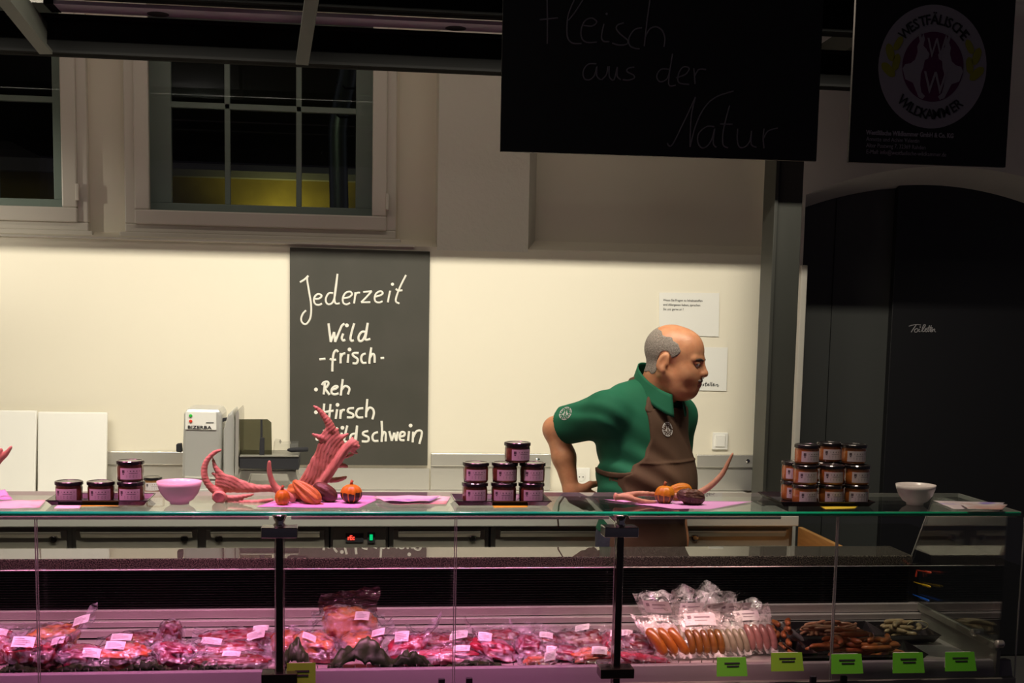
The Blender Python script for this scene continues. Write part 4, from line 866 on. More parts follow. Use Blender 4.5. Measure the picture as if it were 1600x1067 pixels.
# bowls
M['china'] = mat('white_china', (.72, .68, .66), .25, spec=.6)
def bowl(px, py, dia, hgt, lab, Y):
    c_ = PZ(px, py, ZS); c_.y = Y; c_.x = PY(px, py, Y).x; r_ = dia / 2; k = hgt / .063
    prof = [(r_ * .42, 0), (r_ * .44, .006 * k), (r_ * .62, .012 * k), (r_ * .84, .030 * k), (r_ * .96, .050 * k), (r_, .063 * k), (r_ * .975, .063 * k), (r_ * .93, .050 * k), (r_ * .80, .031 * k), (r_ * .56, .015 * k), (r_ * .2, .011 * k), (.001, .010 * k)]
    return tag(MB().lathe(prof, tuple(c_), 44).build('bowl', M['china'], smooth=True), lab, 'bowl', 'white bowls on the shelf')
bowl(280.5, 786, .123, .063, 'white china bowl between the dark jars and the antlers', 3.70); bowl(1429.5, 786, .118, .060, 'white china bowl at the right end of the glass shelf', 3.70)

# papers on the shelf
def leaf_sheet(name, label, cat, pts, m_, lift=.0, grp=None, wob=.002, n=10, seed=0):
    """a loose sheet lying on the glass: four pixel corners (front-left, front-right, back-right, back-left)"""
    a_, b_, c_, d_ = [PZ(x, y, ZS + lift) for x, y in pts]
    def fn(u, v):
        p_ = a_.lerp(b_, u).lerp(d_.lerp(c_, u), v); q = noise.noise(Vector((u * 3 + seed, v * 3, seed))) * .5 + .5
        return p_ + Vector((0, 0, .0006 + wob * q))
    o_ = MB().grid(n, n, fn).build(name, m_, None, smooth=True); md = o_.modifiers.new('thick', 'SOLIDIFY'); md.thickness = .0004; md.offset = 1
    return tag(o_, label, cat, grp)
M['napkin'] = mat('violet_napkin', (.60, .37, .62), .9, bump=.15, bscale=120); M['leaflet'] = mat('printed_leaflet', (.70, .62, .66), .35, col2=(.28, .22, .60), nscale=10, lo=.5, hi=.6)
M['leaflet2'] = mat('pale_leaflet', (.72, .66, .68), .3, col2=(.60, .34, .30), nscale=7, lo=.5, hi=.62); M['yellow'] = mat('yellow_tag', (.62, .52, .03), .6)
leaf_sheet('napkin', 'violet paper napkin under the left antlers and gourds', 'napkin', [(400, 793), (560, 795), (600, 777), (470, 770)], M['napkin'], wob=.003, seed=3)
leaf_sheet('napkin', 'violet paper napkin under the right antler and gourds', 'napkin', [(1048, 796), (1110, 797), (1176, 785), (945, 782)], M['napkin'], wob=.004, seed=8)
leaf_sheet('leaflet', 'pale pink leaflet lying at the left end of the shelf', 'leaflet', [(-30, 797), (62, 795), (72, 783), (-20, 785)], M['leaflet2'], wob=.006, seed=1)
leaf_sheet('leaflet', 'folded pink leaflet behind the pale one at the left end of the shelf', 'leaflet', [(-30, 786), (20, 784), (8, 768), (-30, 768)], M['napkin'], wob=.012, seed=2)
leaf_sheet('leaflet', 'printed leaflet lying left of the middle jar tray', 'leaflet', [(612, 789), (697, 789), (704, 777), (580, 778)], M['leaflet2'], wob=.004, seed=5)
leaf_sheet('leaflet', 'violet printed leaflet on top of the leaflets left of the middle tray', 'leaflet', [(600, 785), (672, 785), (690, 776), (585, 777)], M['leaflet'], lift=.007, wob=.006, seed=6)
leaf_sheet('leaflet', 'pale leaflet on the stack at the right end of the shelf', 'leaflet', [(1490, 797), (1560, 797), (1570, 787), (1458, 784)], M['leaflet'], wob=.006, seed=11)
leaf_sheet('leaflet', 'reddish leaflet under the pile at the right end of the shelf', 'leaflet', [(1512, 797), (1566, 798), (1574, 790), (1500, 788)], M['leaflet2'], lift=.008, wob=.006, seed=12)
leaf_sheet('tag', 'pale grey tag in front of the left jar tray', 'tag', [(84, 795), (124, 795), (128, 788), (92, 788)], M['paper'], wob=.001, seed=21)
leaf_sheet('tag', 'yellow tag in front of the left jar tray', 'tag', [(126, 792), (184, 791), (188, 786.5), (130, 787)], M['yellow'], wob=.001, seed=22)
leaf_sheet('tag', 'dull yellow tag in front of the middle jar tray', 'tag', [(772, 794), (824, 793), (826, 788), (768, 788.5)], M['yellow'], wob=.001, seed=23)
leaf_sheet('tag', 'yellow tag in front of the right jar tray', 'tag', [(1290, 796), (1335, 795), (1344, 789), (1277, 789)], M['yellow'], wob=.001, seed=24)

# gourds
def gourd(name, label, px, py, r, Y, ribs, m_, M3=None, depth=.12, stem=None, taper=0, lump=0, seed=0, stem_m=None):
    c_ = PY(px, py, Y); t = thing(name, label, 'gourd', (c_.x, c_.y, c_.z - r[2] * .95), 'decorative gourds on the shelf')
    def fn(p_):
        a = math.atan2(p_.y, p_.x); k = 1 - depth * (0.5 - .5 * math.cos(a * ribs)) * math.sqrt(max(0, 1 - p_.z ** 2)) if ribs else 1
        k *= 1 + taper * p_.z
        if lump: k += lump * noise.noise(p_ * 4.5 + Vector((seed, 0, 0)))
        dip = .22 * max(0, p_.z - .75) if ribs else 0
        return Vector((p_.x * k, p_.y * k, p_.z - dip))
    MB().ball(tuple(c_), r, 48, 28, M3, fn).build('flesh', m_, t, smooth=True)
    if stem:
        ax = (M3 or Matrix.Identity(3)) @ Vector((0, 0, 1)); q = c_ + ax * r[2] * .85
        MB().tube([q, q + ax * .008, q + ax * .014 + Vector((.003, 0, 0))], [.0055, .0038, .0045], 8).build('stem', stem_m or M['stem'], t, smooth=True)
    return t
M['stem'] = mat('gourd_stem', (.40, .15, .05), .8)
def gourd_mat(nm, top, bot, zc, stripes=0, bump=.2):
    """two-tone skin: crown colour above a wavy line, base colour below, with streaks of the crown colour"""
    m_ = bpy.data.materials.new(nm); m_.use_nodes = True; nt = m_.node_tree; b_ = nt.nodes['Principled BSDF']; b_.inputs['Roughness'].default_value = .42
    N = nt.nodes.new; L = nt.links.new
    tc = N('ShaderNodeTexCoord'); sp = N('ShaderNodeSeparateXYZ'); L(tc.outputs['Object'], sp.inputs[0]); nz = N('ShaderNodeTexNoise'); nz.inputs['Scale'].default_value = 55; L(tc.outputs['Object'], nz.inputs['Vector'])
    at = N('ShaderNodeMath'); at.operation = 'ARCTAN2'; L(sp.outputs[1], at.inputs[0]); L(sp.outputs[0], at.inputs[1])
    mu = N('ShaderNodeMath'); mu.operation = 'MULTIPLY'; mu.inputs[1].default_value = max(stripes, 1); L(at.outputs[0], mu.inputs[0]); co_ = N('ShaderNodeMath'); co_.operation = 'COSINE'; L(mu.outputs[0], co_.inputs[0])
    pw = N('ShaderNodeMath'); pw.operation = 'GREATER_THAN'; pw.inputs[1].default_value = .86; L(co_.outputs[0], pw.inputs[0])
    ad_ = N('ShaderNodeMath'); ad_.operation = 'MULTIPLY_ADD'; ad_.inputs[1].default_value = .016; ad_.inputs[2].default_value = -.008 - zc; L(nz.outputs['Fac'], ad_.inputs[0])
    su = N('ShaderNodeMath'); su.operation = 'ADD'; L(sp.outputs[2], su.inputs[0]); L(ad_.outputs[0], su.inputs[1]); gt_ = N('ShaderNodeMath'); gt_.operation = 'GREATER_THAN'; gt_.inputs[1].default_value = 0; L(su.outputs[0], gt_.inputs[0])
    mx_ = N('ShaderNodeMath'); mx_.operation = 'MAXIMUM'; L(gt_.outputs[0], mx_.inputs[0])
    if stripes: L(pw.outputs[0], mx_.inputs[1])
    mix = N('ShaderNodeMix'); mix.data_type = 'RGBA'; mix.inputs['A'].default_value = (*bot, 1); mix.inputs['B'].default_value = (*top, 1); L(mx_.outputs[0], mix.inputs['Factor']); L(mix.outputs['Result'], b_.inputs['Base Color'])
    bp = N('ShaderNodeBump'); bp.inputs['Strength'].default_value = bump; bp.inputs['Distance'].default_value = .004; L(nz.outputs['Fac'], bp.inputs['Height']); L(bp.outputs[0], b_.inputs['Normal'])
    return m_
OR, DG = (.58, .25, .012), (.045, .028, .012)
M['orange_skin'] = mat('orange_skin', (.58, .25, .01), .45, col2=(.48, .17, .01), nscale=40, bump=.4, bscale=90)
M['squash_skin'] = mat('long_squash_skin', (.55, .29, .06), .45, col2=(.45, .18, .03), nscale=18, bump=.5, bscale=60)
M['dark_skin'] = mat('dark_warty_skin', (.06, .032, .018), .5, col2=(.12, .06, .03), nscale=35, bump=.8, bscale=70)
E3 = lambda x, y, z: Euler((R(x), R(y), R(z))).to_matrix()
gourd('gourd', 'small orange gourd at the front left of the left antlers', 441, 777.5, (.0215, .0215, .0235), 3.66, 9, M['orange_skin'], depth=.12, stem=1)
gourd('gourd', 'long ribbed orange squash lying beside the dark gourd', 479, 769, (.025, .025, .052), 3.69, 7, M['squash_skin'], M3=E3(20, 128, 0) , depth=.30, taper=.25, stem=1)
gourd('gourd', 'pale orange squash lying behind the small orange gourd', 462, 768, (.026, .024, .036), 3.745, 6, M['squash_skin'], M3=E3(80, 60, 20), depth=.18)
gourd('gourd', 'dark green oval gourd leaning against the large antler', 508.5, 769, (.024, .024, .040), 3.72, 10, M['dark_skin'], M3=E3(10, 122, 0), depth=.08, lump=.05)
gourd('gourd', 'round two-tone gourd, orange above and dark green below, left of the leaflets', 549, 771, (.031, .031, .028), 3.70, 10, gourd_mat('two_tone_skin', OR, DG, .030, 10), depth=.10, stem=1)
gourd('gourd', 'round two-tone gourd, orange above and dark below, by the man\'s apron', 1038.5, 772.5, (.030, .030, .028), 3.70, 10, gourd_mat('two_tone_skin_b', OR, (.16, .08, .02), .026, 10), depth=.10, stem=1)
gourd('gourd', 'orange gourd lying behind the other two on the right napkin', 1062, 768, (.026, .026, .040), 3.79, 8, M['orange_skin'], M3=E3(0, 80, 0), depth=.12, lump=.04)
gourd('gourd', 'dark warty gourd at the front of the right napkin', 1080, 776, (.0235, .0235, .044), 3.67, 8, M['dark_skin'], M3=E3(0, 100, 0), depth=.14, lump=.22, seed=4)

# antlers
M['antler'] = mat('antler_horn', (.40, .225, .115), .6, col2=(.52, .33, .19), nscale=30, bump=.9, bscale=70, stretch=(1, 1, .35), detail=6)
M['antler_dark'] = mat('dark_antler_horn', (.22, .10, .08), .5, col2=(.42, .20, .14), nscale=25, bump=.4, bscale=60)
def antler(label, chains, plates, Y, lo_, hi_, m_, res=.0022, burr=None):
    F_ = Field(lo_, hi_, res)
    for ch in plates:    # broad blades: chains of flattened blobs
        pts = [(PY(x, y, Y + dy), w_, t_, a) for x, y, dy, w_, t_, a in ch]
        for (p_, w_, t_, a), (p2, w2, t2, a2) in zip(pts, pts[1:]):
            n = 7
            for k in range(n + 1):
                f_ = k / n; c_ = p_.lerp(p2, f_); an = R(a + (a2 - a) * f_); ww, tt = w_ + (w2 - w_) * f_, t_ + (t2 - t_) * f_
                ax = np.array([math.cos(an), 0, math.sin(an)]); up_ = np.array([-math.sin(an), 0, math.cos(an)])
                F_.ell(c_, (.012, tt, ww), np.array([ax, [0, 1, 0], up_]), k=.008)
    for ch in chains:
        pts = smooth_pts([tuple(PY(x, y, Y + dy)) for x, y, dy, r_ in ch], 4); rr = [ch[0][3]]
        rs = np.interp(np.linspace(0, len(ch) - 1, len(pts)), range(len(ch)), [c[3] for c in ch])
        for i in range(len(pts) - 1): F_.cap(pts[i], pts[i + 1], rs[i], rs[i + 1], k=.007)
    if burr:
        x, y, dy, r_ = burr; c_ = np.array(PY(x, y, Y + dy)); rg = random.Random(5)
        for k in range(16): v_ = np.array([rg.gauss(0, 1) for _ in range(3)]); v_ /= np.linalg.norm(v_); F_.ell(c_ + v_ * r_ * .75, (r_ * .33,) * 3, k=.004)
        F_.ell(c_, (r_ * .85,) * 3, k=.004)
    return F_
def ridge(F_, ang, amp):
    """shallow lengthwise grooves and grain of the horn"""
    x, y, z = F_.pts((slice(None),) * 3); ca, sa = math.cos(R(ang)), math.sin(R(ang)); p_, q = -sa * x + ca * z, ca * x + sa * z
    F_.f = (F_.f + amp * (np.sin(620 * p_ + 9 * np.sin(28 * q)) + .7 * np.sin(1130 * p_ + 17 * y * 10 + 5 * np.sin(60 * q)))).astype(np.float32)
lo_, hi_ = PY(305, 800, 3.68), PY(480, 690, 3.90)
F1 = antler('', [[(346, 772, 0, .0085), (333, 765, 0, .0078), (322, 751, 0, .0074), (319, 735, 0, .0068), (323, 720, 0, .0056), (334, 708, 0, .0042), (346, 702.5, 0, .0016)],
                 [(348, 745, .006, .007), (342, 737, .006, .0055), (336, 729, .006, .0038), (333, 717, .006, .0014)], [(350, 749, .006, .006), (341, 745, .006, .0038), (331, 738.5, .006, .0012)],
                 [(380, 762, .010, .008), (402, 763, .018, .0088), (425, 763, .024, .0085), (436, 765, .026, .007)], [(352, 778, -.006, .006), (372, 777, -.010, .0058), (396, 772.5, -.004, .002)], [(352, 786, -.008, .0042), (385, 785, -.012, .0058), (410, 784, -.012, .0058), (427, 780, -.010, .002)]],
            [[(343, 752, .004, .019, .0055, -8), (358, 756, .006, .022, .006, -24), (376, 760, .010, .015, .007, -24), (398, 763, .016, .009, .008, -10)]],
            3.74, (lo_.x - .01, 3.70, 1.096), (hi_.x + .01, 3.83, hi_.z + .02), None)
c_ = np.array(PY(343, 776.5, 3.722)); F1.ell(c_, (.0215, .009, .018), k=.004); F1.ell(c_ + np.array([-.002, -.012, 0]), (.0165, .005, .0135), k=.003, op='s')
at = thing('antler', 'left palmate antler lying with its cut burr towards the bowl', 'antler', (c_[0], 3.74, ZS), 'antlers on the shelf'); ridge(F1, -22, .0004); F1.build('horn', M['antler'], at)
MB().lathe([(.0001, 0), (.0155, 0), (.0155, .002), (.0001, .002)], Vector(c_) + Vector((-.001, -.0078, 0)), 18, Matrix(((1, 0, 0), (0, 0, -1), (0, .86, 0)))).build('cut_face', M['antler_dark'], at)
lo_, hi_ = PY(440, 800, 3.68), PY(572, 625, 3.9)
F2 = antler('', [[(518, 672, 0, .011), (514, 661, 0, .0088), (507, 651, 0, .0066), (499, 641, 0, .0042), (490.5, 634.5, 0, .0014)], [(508, 687, 0, .007), (499, 683, -.004, .0046), (487.8, 678, -.006, .0013)], [(528, 686, 0, .006), (536, 682, 0, .0036), (544, 678, 0, .0013)], [(523, 676, 0, .006), (529, 670, 0, .002)],
                 [(472, 772, .01, .009), (497, 760, 0, .0105), (513, 742, -.008, .0105), (527, 721, -.010, .0100), (541, 702, -.010, .0098), (551, 692, -.008, .011)],
                 [(524, 727, .01, .006), (534, 726.5, .01, .0042), (543, 729, .01, .0014)], [(532, 714, .012, .0055), (545, 711.5, .012, .0034), (552, 708.5, .012, .0012)], [(505, 750, .012, .0065), (520, 750, .015, .0055), (532, 748.5, .015, .0045), (541.5, 745, .015, .0014)], [(546, 694, -.006, .008), (551, 683, -.006, .0025)], [(552, 704, -.006, .008), (558, 708, -.006, .003)],
                 [(440, 770, 0, .008), (452, 774, 0, .009), (475, 774, .01, .009)], [(455, 768, -.004, .0065), (432, 771, -.014, .0055), (415, 771, -.02, .002)]],
            [[(518, 674, 0, .018, .0048, 70), (521, 688, 0, .030, .0055, 64), (516, 706, 0, .036, .0060, 60), (503, 729, .002, .034, .0065, 57), (488, 748, .004, .027, .007, 45), (470, 763, .008, .017, .008, 28), (452, 771, .01, .009, .008, 8)]],
            3.76, (lo_.x - .01, 3.715, 1.096), (hi_.x + .01, 3.82, hi_.z + .01), None, burr=(554, 696, -.008, .0155))
at = thing('antler', 'large palmate antler rising in front of the wall chalkboard', 'antler', tuple(PZ(480, 780, ZS)), 'antlers on the shelf'); ridge(F2, 60, .00045); F2.build('horn', M['antler'], at)
lo_, hi_ = PY(412, 775, 3.7), PY(440, 712, 3.8)
F3 = antler('', [[(434, 765, 0, .009), (427, 756, 0, .0065), (422, 742, 0, .005), (420.5, 730, 0, .004), (421, 720.5, 0, .002)], [(434, 765, 0, .009), (445, 772, -.005, .010), (458, 780, 0, .008)], [(440, 785, 0, .006), (436, 770, 0, .008)]], [], 3.70, (lo_.x - .02, 3.67, 1.0975), (hi_.x + .06, 3.74, hi_.z + .02), None)
at = thing('antler', 'single thin antler tine standing up behind the small orange gourd', 'antler', tuple(PZ(435, 785, ZS)), 'antlers on the shelf'); F3.build('horn', M['antler'], at)
lo_, hi_ = PY(-40, 790, 3.7), PY(25, 690, 3.8)
F4 = antler('', [[(-30, 770, 0, .010), (-15, 735, 0, .009), (2, 716, 0, .006), (10, 708, 0, .0045), (18, 697.5, 0, .002)], [(-4, 722, 0, .006), (-1, 710, 0, .004), (2, 701.5, 0, .002)], [(-30, 792, 0, .011), (-30, 768, 0, .010)]], [], 3.75, (lo_.x - .02, 3.72, 1.0975), (hi_.x + .02, 3.80, hi_.z + .02), None)
at = thing('antler', 'antler tip with a small fork at the left photo edge', 'antler', tuple(PZ(-30, 790, ZS)), 'antlers on the shelf'); F4.build('horn', M['antler'], at)
lo_, hi_ = PY(950, 800, 3.66), PY(1155, 700, 3.9)
F5 = antler('', [[(965, 777, 0, .008), (985, 773, .01, .007), (1005, 771, .015, .006), (1035, 773, .03, .005), (1060, 774, .045, .006)], [(975, 776, 0, .007), (990, 780, -.005, .006), (1010, 784, -.01, .005), (1026, 784, -.01, .002)],
                 [(1060, 776, .045, .007), (1085, 772, .045, .0075), (1103, 764, .045, .0078), (1118, 752, .045, .0068), (1130, 738, .045, .0055), (1138, 722, .045, .004), (1145.5, 707.5, .045, .0015)]], [], 3.70, (lo_.x - .01, 3.66, 1.0975), (hi_.x + .02, 3.78, hi_.z + .01), None)
F5.ell(PY(962, 776, 3.70), (.007, .010, .012), k=.003)
at = thing('antler', 'slender antler on the right napkin with one long tine curving upward', 'antler', tuple(PZ(1040, 785, ZS)), 'antlers on the shelf'); F5.build('horn', M['antler'], at)
# ================================================================== the man behind the counter
V3 = lambda *a: np.array(a, float)
M['skin'] = mat('skin', (.60, .25, .125), .42, spec=.45, col2=(.68, .32, .17), nscale=28, bump=.12, bscale=140, sss=.08)
M['hair'] = mat('short_grey_hair', (.22, .185, .155), .85, col2=(.36, .31, .27), nscale=220, bump=.8, bscale=260)
M['brow_hair'] = mat('dark_brow_hair', (.05, .035, .03), .8); M['stubble'] = mat('grey_moustache', (.30, .24, .20), .8, bump=.6, bscale=260)
M['shirt'] = mat('green_polo', (.005, .12, .055), .85, bump=.35, bscale=14, col2=(.008, .14, .07), nscale=6); M['apron'] = mat('brown_apron', (.095, .048, .026), .85, bump=.22, bscale=18, col2=(.115, .06, .033), nscale=9)
M['jeans'] = mat('dark_jeans', (.035, .035, .06), .9, bump=.3, bscale=90, col2=(.06, .06, .10), nscale=14); M['shoe'] = mat('black_shoe', (.01, .01, .01), .5)
M['emb'] = mat('white_embroidery', (.68, .64, .60), .9); M['emb2'] = mat('grey_embroidery', (.46, .46, .44), .9); M['eye'] = mat('eyeball', (.55, .50, .46), .2, coat=1); M['iris'] = mat('iris', (.02, .015, .012), .2, coat=1)
f_ = V3(math.sin(R(40)), -math.cos(R(40)), 0); r_ = V3(f_[1], -f_[0], 0); z1 = V3(0, 0, 1)
TM = np.array([f_, r_, z1])
C1, C2, C3 = V3(*PY(1003, 674, 4.6)), V3(*PY(1003, 752, 4.6)) + f_ * .02, V3(*PY(1000, 838, 4.62))
N0 = V3(*PY(1022, 612, 4.575)); SR = V3(*PY(950, 645, 4.49)); SL = V3(*PY(1057, 650, 4.72))
EL = V3(*PY(868, 670, 4.66)); WR = V3(*PY(893, 768, 4.585))
man = thing('person', 'bald man in green polo shirt and brown apron behind the counter, looking right', 'person', (C3[0], C3[1], 0))

# head frame
ps, th = R(27), R(12)
hf = V3(math.cos(ps) * math.cos(th), -math.sin(ps) * math.cos(th), -math.sin(th)); hl = V3(math.sin(ps), math.cos(ps), 0); hu = np.cross(hf, hl)
HS = 1.05; HC = V3(*PY(1052, 568, 4.52)); HM = np.array([hf, hl, hu])
L = lambda x, y, z: HC + HS * (x * hf + y * hl + z * hu)
def hell(F, c, r, k=.012, op='u', rot=None):
    Mx = HM if rot is None else np.array(rot) @ HM
    F.ell(L(*c), np.array(r) * HS, Mx, k, op)
def hcap(F, a, b, ra, rb, k=.01, op='u'): F.cap(L(*a), L(*b), ra * HS, rb * HS, k, op)
def ry(a): c, s = math.cos(R(a)), math.sin(R(a)); return [[c, 0, s], [0, 1, 0], [-s, 0, c]]
def head(F):
    hell(F, (-.014, 0, .044), (.094, .077, .084)); hell(F, (.030, 0, .046), (.063, .067, .072), .02)
    hell(F, (.047, 0, -.022), (.050, .062, .070), .03)
    for s in (1, -1):
        hcap(F, (-.010, s * .060, -.030), (.056, s * .024, -.078), .024, .023, .025); hell(F, (.056, s * .036, -.020), (.028, .026, .032), .03)
        hcap(F, (.088, s * .012, .036), (.073, s * .046, .035), .010, .010, .012)
    hell(F, (.078, 0, -.076), (.019, .024, .018), .02); hell(F, (.036, 0, -.078), (.055, .053, .036), .03)
    hell(F, (.080, 0, -.036), (.021, .030, .032), .035)
    for s in (1, -1): hell(F, (.098, s * .032, .020), (.017, .021, .010), .012, 's')
    hcap(F, (.090, 0, .032), (.108, 0, -.004), .009, .012, .010); hell(F, (.111, 0, -.008), (.013, .013, .0115), .008)
    for s in (1, -1): hell(F, (.101, s * .013, -.012), (.012, .008, .0085), .006)
    hell(F, (.095, 0, -.042), (.011, .025, .0065), .007); hell(F, (.093, 0, -.055), (.012, .021, .0075), .007); hell(F, (.108, 0, -.0485), (.012, .024, .0018), .003, 's')
    for s in (1, -1):
        e = ry(-12); hell(F, (-.018, s * .081, .002), (.020, .009, .033), .006, rot=e); hell(F, (-.016, s * .091, .008), (.011, .006, .021), .004, 's', rot=e)
        hell(F, (-.012, s * .083, -.022), (.009, .007, .010), .006); hell(F, (-.003, s * .080, .000), (.006, .006, .010), .005)
        hell(F, (.081, s * .032, .021), (.012, .013, .0105), .003)
        hcap(F, (.093, s * .020, .0265), (.085, s * .046, .024), .0040, .0036, .004)   # upper lid
    hcap(F, (-.025, 0, -.035), tuple(HM @ ((N0 - z1 * .03 - HC) / HS)), .062, .066, .02)
def torso(F, g):
    F.ell(C1, (.138 + g, .190 + g, .175 + g), TM, .05); F.ell(C2, (.158 + g, .196 + g, .175 + g), TM, .06); F.ell(C3, (.140 + g, .186 + g, .16 + g), TM, .05)
    F.ell(C3 - z1 * .16, (.132 + g, .180 + g, .24 + g), TM, .04)
    F.cap(SR, SL, .066 + g, .066 + g, .05); F.cap(N0 - z1 * .02, SR * .6 + N0 * .4 + V3(0, .02, .01), .062 + g, .055 + g, .04); F.cap(N0 - z1 * .02, SL * .6 + N0 * .4, .060 + g, .055 + g, .04)
    F.cap(C1 - f_ * .06 + z1 * .06, N0 - f_ * .05 - z1 * .03, .09 + g, .055 + g, .05)
B = Field((.66, 4.30, .70), (1.34, 4.92, 1.655), .0036)
torso(B, -.006); head(B)
B.cap(SR, EL, .054, .043, .03); B.ell(EL + V3(.004, 0, -.004), (.042, .042, .042), k=.02)
B.cap(EL, EL * .55 + WR * .45 + V3(.004, -.004, 0), .040, .041, .02); B.cap(EL * .55 + WR * .45 + V3(.004, -.004, 0), WR, .041, .027, .02)
SLE, SLW = V3(*PY(1052, 745, 4.79)), V3(*PY(1062, 835, 4.70))
B.cap(SL, SLE, .054, .046, .03); B.cap(SLE, SLW, .045, .030, .02)
def hand(F, wr, d, pn, side, curl, ks=.008):
    """palm and five separate bent fingers; d along the hand, pn out of the back of the hand, side towards the thumb"""
    d, pn, side = [v / np.linalg.norm(v) for v in (d, pn, side)]
    F.cap(wr, wr + d * .03, .026, .026, .02)
    for k in range(4):
        b0 = wr + d * .020 + side * (.026 - .0175 * k) ; b1 = wr + d * (.088 - abs(k - 1) * .004) + side * (.030 - .0200 * k); F.cap(b0, b1, .0155, .0125, .012)
        ln = (.040, .045, .042, .033)[k]; p = b1; a = 0
        for j, q in enumerate((1, .62, .5)):
            a += curl[j]; dv = d * math.cos(a) - pn * math.sin(a); p2 = p + dv * ln * q; F.cap(p, p2, .0096 - .0008 * j, .0090 - .0009 * j, ks); p = p2
    t0 = wr + d * .028 + side * .026; t1 = t0 + (d * .55 + side * .75 - pn * .25) * .036; t2 = t1 + (d * .85 + side * .35 - pn * .3) * .030; t3 = t2 + (d * .95 - pn * .3) * .022
    F.cap(t0, t1, .0155, .0120, .012); F.cap(t1, t2, .0112, .0100, ks); F.cap(t2, t3, .0098, .0082, ks)
hand(B, WR, V3(.80, .30, -.42), V3(-.25, -.80, -.5), V3(.45, -.35, .75), (.25, .45, .4))
hand(B, SLW, V3(.15, -.55, -.8), V3(.75, .55, -.2), V3(-.3, -.7, .4), (.3, .4, .4))
B.build('body', M['skin'], man)
for s in (1, -1):
    MB().ball(L(.0825, s * .032, .0195), .0118 * HS, 16, 12).build('eye', M['eye'], man, smooth=True)
    MB().ball(L(.0905, s * .0325, .0185), (.0044, .0044, .0044), 10, 8).build('iris', M['iris'], man, smooth=True)
# hair, brows and moustache: thin shells over the head
H = Field(L(-.13, 0, 0) * 0 + HC - .165, HC + .165, .003); head(H)
gx, gy, gz = H.pts((slice(None),) * 3)
def loc3():
    X, Y, Z = gx - HC[0], gy - HC[1], gz - HC[2]; return [(X * a[0] + Y * a[1] + Z * a[2]) / HS for a in (hf, hl, hu)]
lx, ly, lz = loc3(); base = H.f.copy()
mx = np.maximum
nzh = .0035 * np.sin(130 * lx + 70 * lz) + .003 * np.sin(210 * lz - 90 * lx + 40 * ly)
front = .026 + .16 * np.clip(lz - .02, -.1, .03)
side = mx(mx(lz - (.078 - .34 * lx - 3.2 * np.clip(lx, 0, 1) ** 2), lx - front), -(lz + .048) + 1.1 * np.clip(lx + .052, 0, 1)) + nzh
ear = np.sqrt(((lx + .016) / .023) ** 2 + ((lz - .004) / .036) ** 2) - 1
hair = mx(side, -ear * .03); H.f = mx(base - .0018, hair); H.f = mx(H.f, -(base + .003)); H.build('hair', M['hair'], man)
def shell(name, m_, reg, th_, par):
    H.f = mx(mx(base - th_, -(base + .003)), reg); H.build(name, m_, par, soft=0)
shell('eyebrow', M['brow_hair'], np.sqrt(((np.abs(ly) - .031) / .022) ** 2 + ((lz - .0365 + .12 * np.abs(np.abs(ly) - .03)) / .0045) ** 2 + ((lx - .085) / .05) ** 2) * .004 - .004, .0028, man)
shell('moustache', M['stubble'], np.sqrt((ly / .030) ** 2 + ((lz + .0330) / .0058) ** 2 + ((lx - .10) / .03) ** 2) * .004 - .004, .0026, man)
shell('lips', mat('lips', (.42, .12, .09), .5), np.sqrt((ly / .024) ** 2 + ((lz + .0485) / .010) ** 2 + ((lx - .10) / .03) ** 2) * .004 - .004, .0012, man)
# polo shirt
Sf = Field((.66, 4.30, .58), (1.36, 4.94, 1.46), .0036); torso(Sf, .006)
se = SR + (EL - SR) * .80; Sf.cap(SR, EL, .074, .070, .035); Sf.cap(SL, SLE, .070, .064, .035)
sx, sy, sz = Sf.pts((slice(None),) * 3)
def plane(p, n): return (sx - p[0]) * n[0] + (sy - p[1]) * n[1] + (sz - p[2]) * n[2]
ad_ = (EL - SR) / np.linalg.norm(EL - SR)
u_ = -((sx - C2[0]) * r_[0] + (sy - C2[1]) * r_[1]); fw = (sx - C2[0]) * f_[0] + (sy - C2[1]) * f_[1]
fold = .0060 * np.sin(70 * (sz + .75 * u_) + 5 * fw) * np.exp(-((sz - C2[2] - .05) / .10) ** 2) * np.clip(-(u_) / .08, 0, 1)
fold = fold + .0040 * np.sin(110 * ((sx - SR[0]) * .5 + (sz - SR[2]) * .85 + .4 * (sy - SR[1]))) * np.exp(-(((sx - SR[0] + .06) / .10) ** 2 + ((sz - SR[2] + .03) / .08) ** 2))
Sf.f = Sf.f + fold.astype(np.float32)
near_arm = np.sqrt(((sx - EL[0]) ** 2 + (sy - EL[1]) ** 2 + (sz - EL[2]) ** 2)) - .16
Sf.f = mx(Sf.f, np.where(near_arm < 0, plane(se, ad_), -.5)); al = (SLE - SL) / np.linalg.norm(SLE - SL); nl_ = np.sqrt(((sx - SLE[0]) ** 2 + (sy - SLE[1]) ** 2 + (sz - SLE[2]) ** 2)) - .14
Sf.f = mx(Sf.f, np.where(nl_ < 0, np.where((sx > SLE[0] - .06) & (u_ > .12), plane(SL + (SLE - SL) * .75, al), -.5), -.5))
KB, KF = V3(*PY(1004, 578, 4.635)), V3(*PY(1062, 634, 4.47)); KC = (KB + KF) / 2
Sf.f = mx(Sf.f, -capd(sx, sy, sz, KC - z1 * .02, KC + z1 * .12 + hf * .03, .062, .075)); FS = Sf.f.copy(); Sf.f = mx(Sf.f, .875 - sz)
sh_o = Sf.build('polo_shirt', M['shirt'], man)
a1 = (KF - KB) / 2
def col_fn(u, v):
    t = R(20 + 320 * u); d = a1 * math.cos(t) * (.92 + .20 * v) - r_ * .078 * math.sin(t) * (1 + .22 * v)
    drop = .042 * v * (1 + .15 * max(0, math.cos(t)) ** 2); return KC + d + z1 * (.020 * (1 - v) - drop + .010) - hf * .004
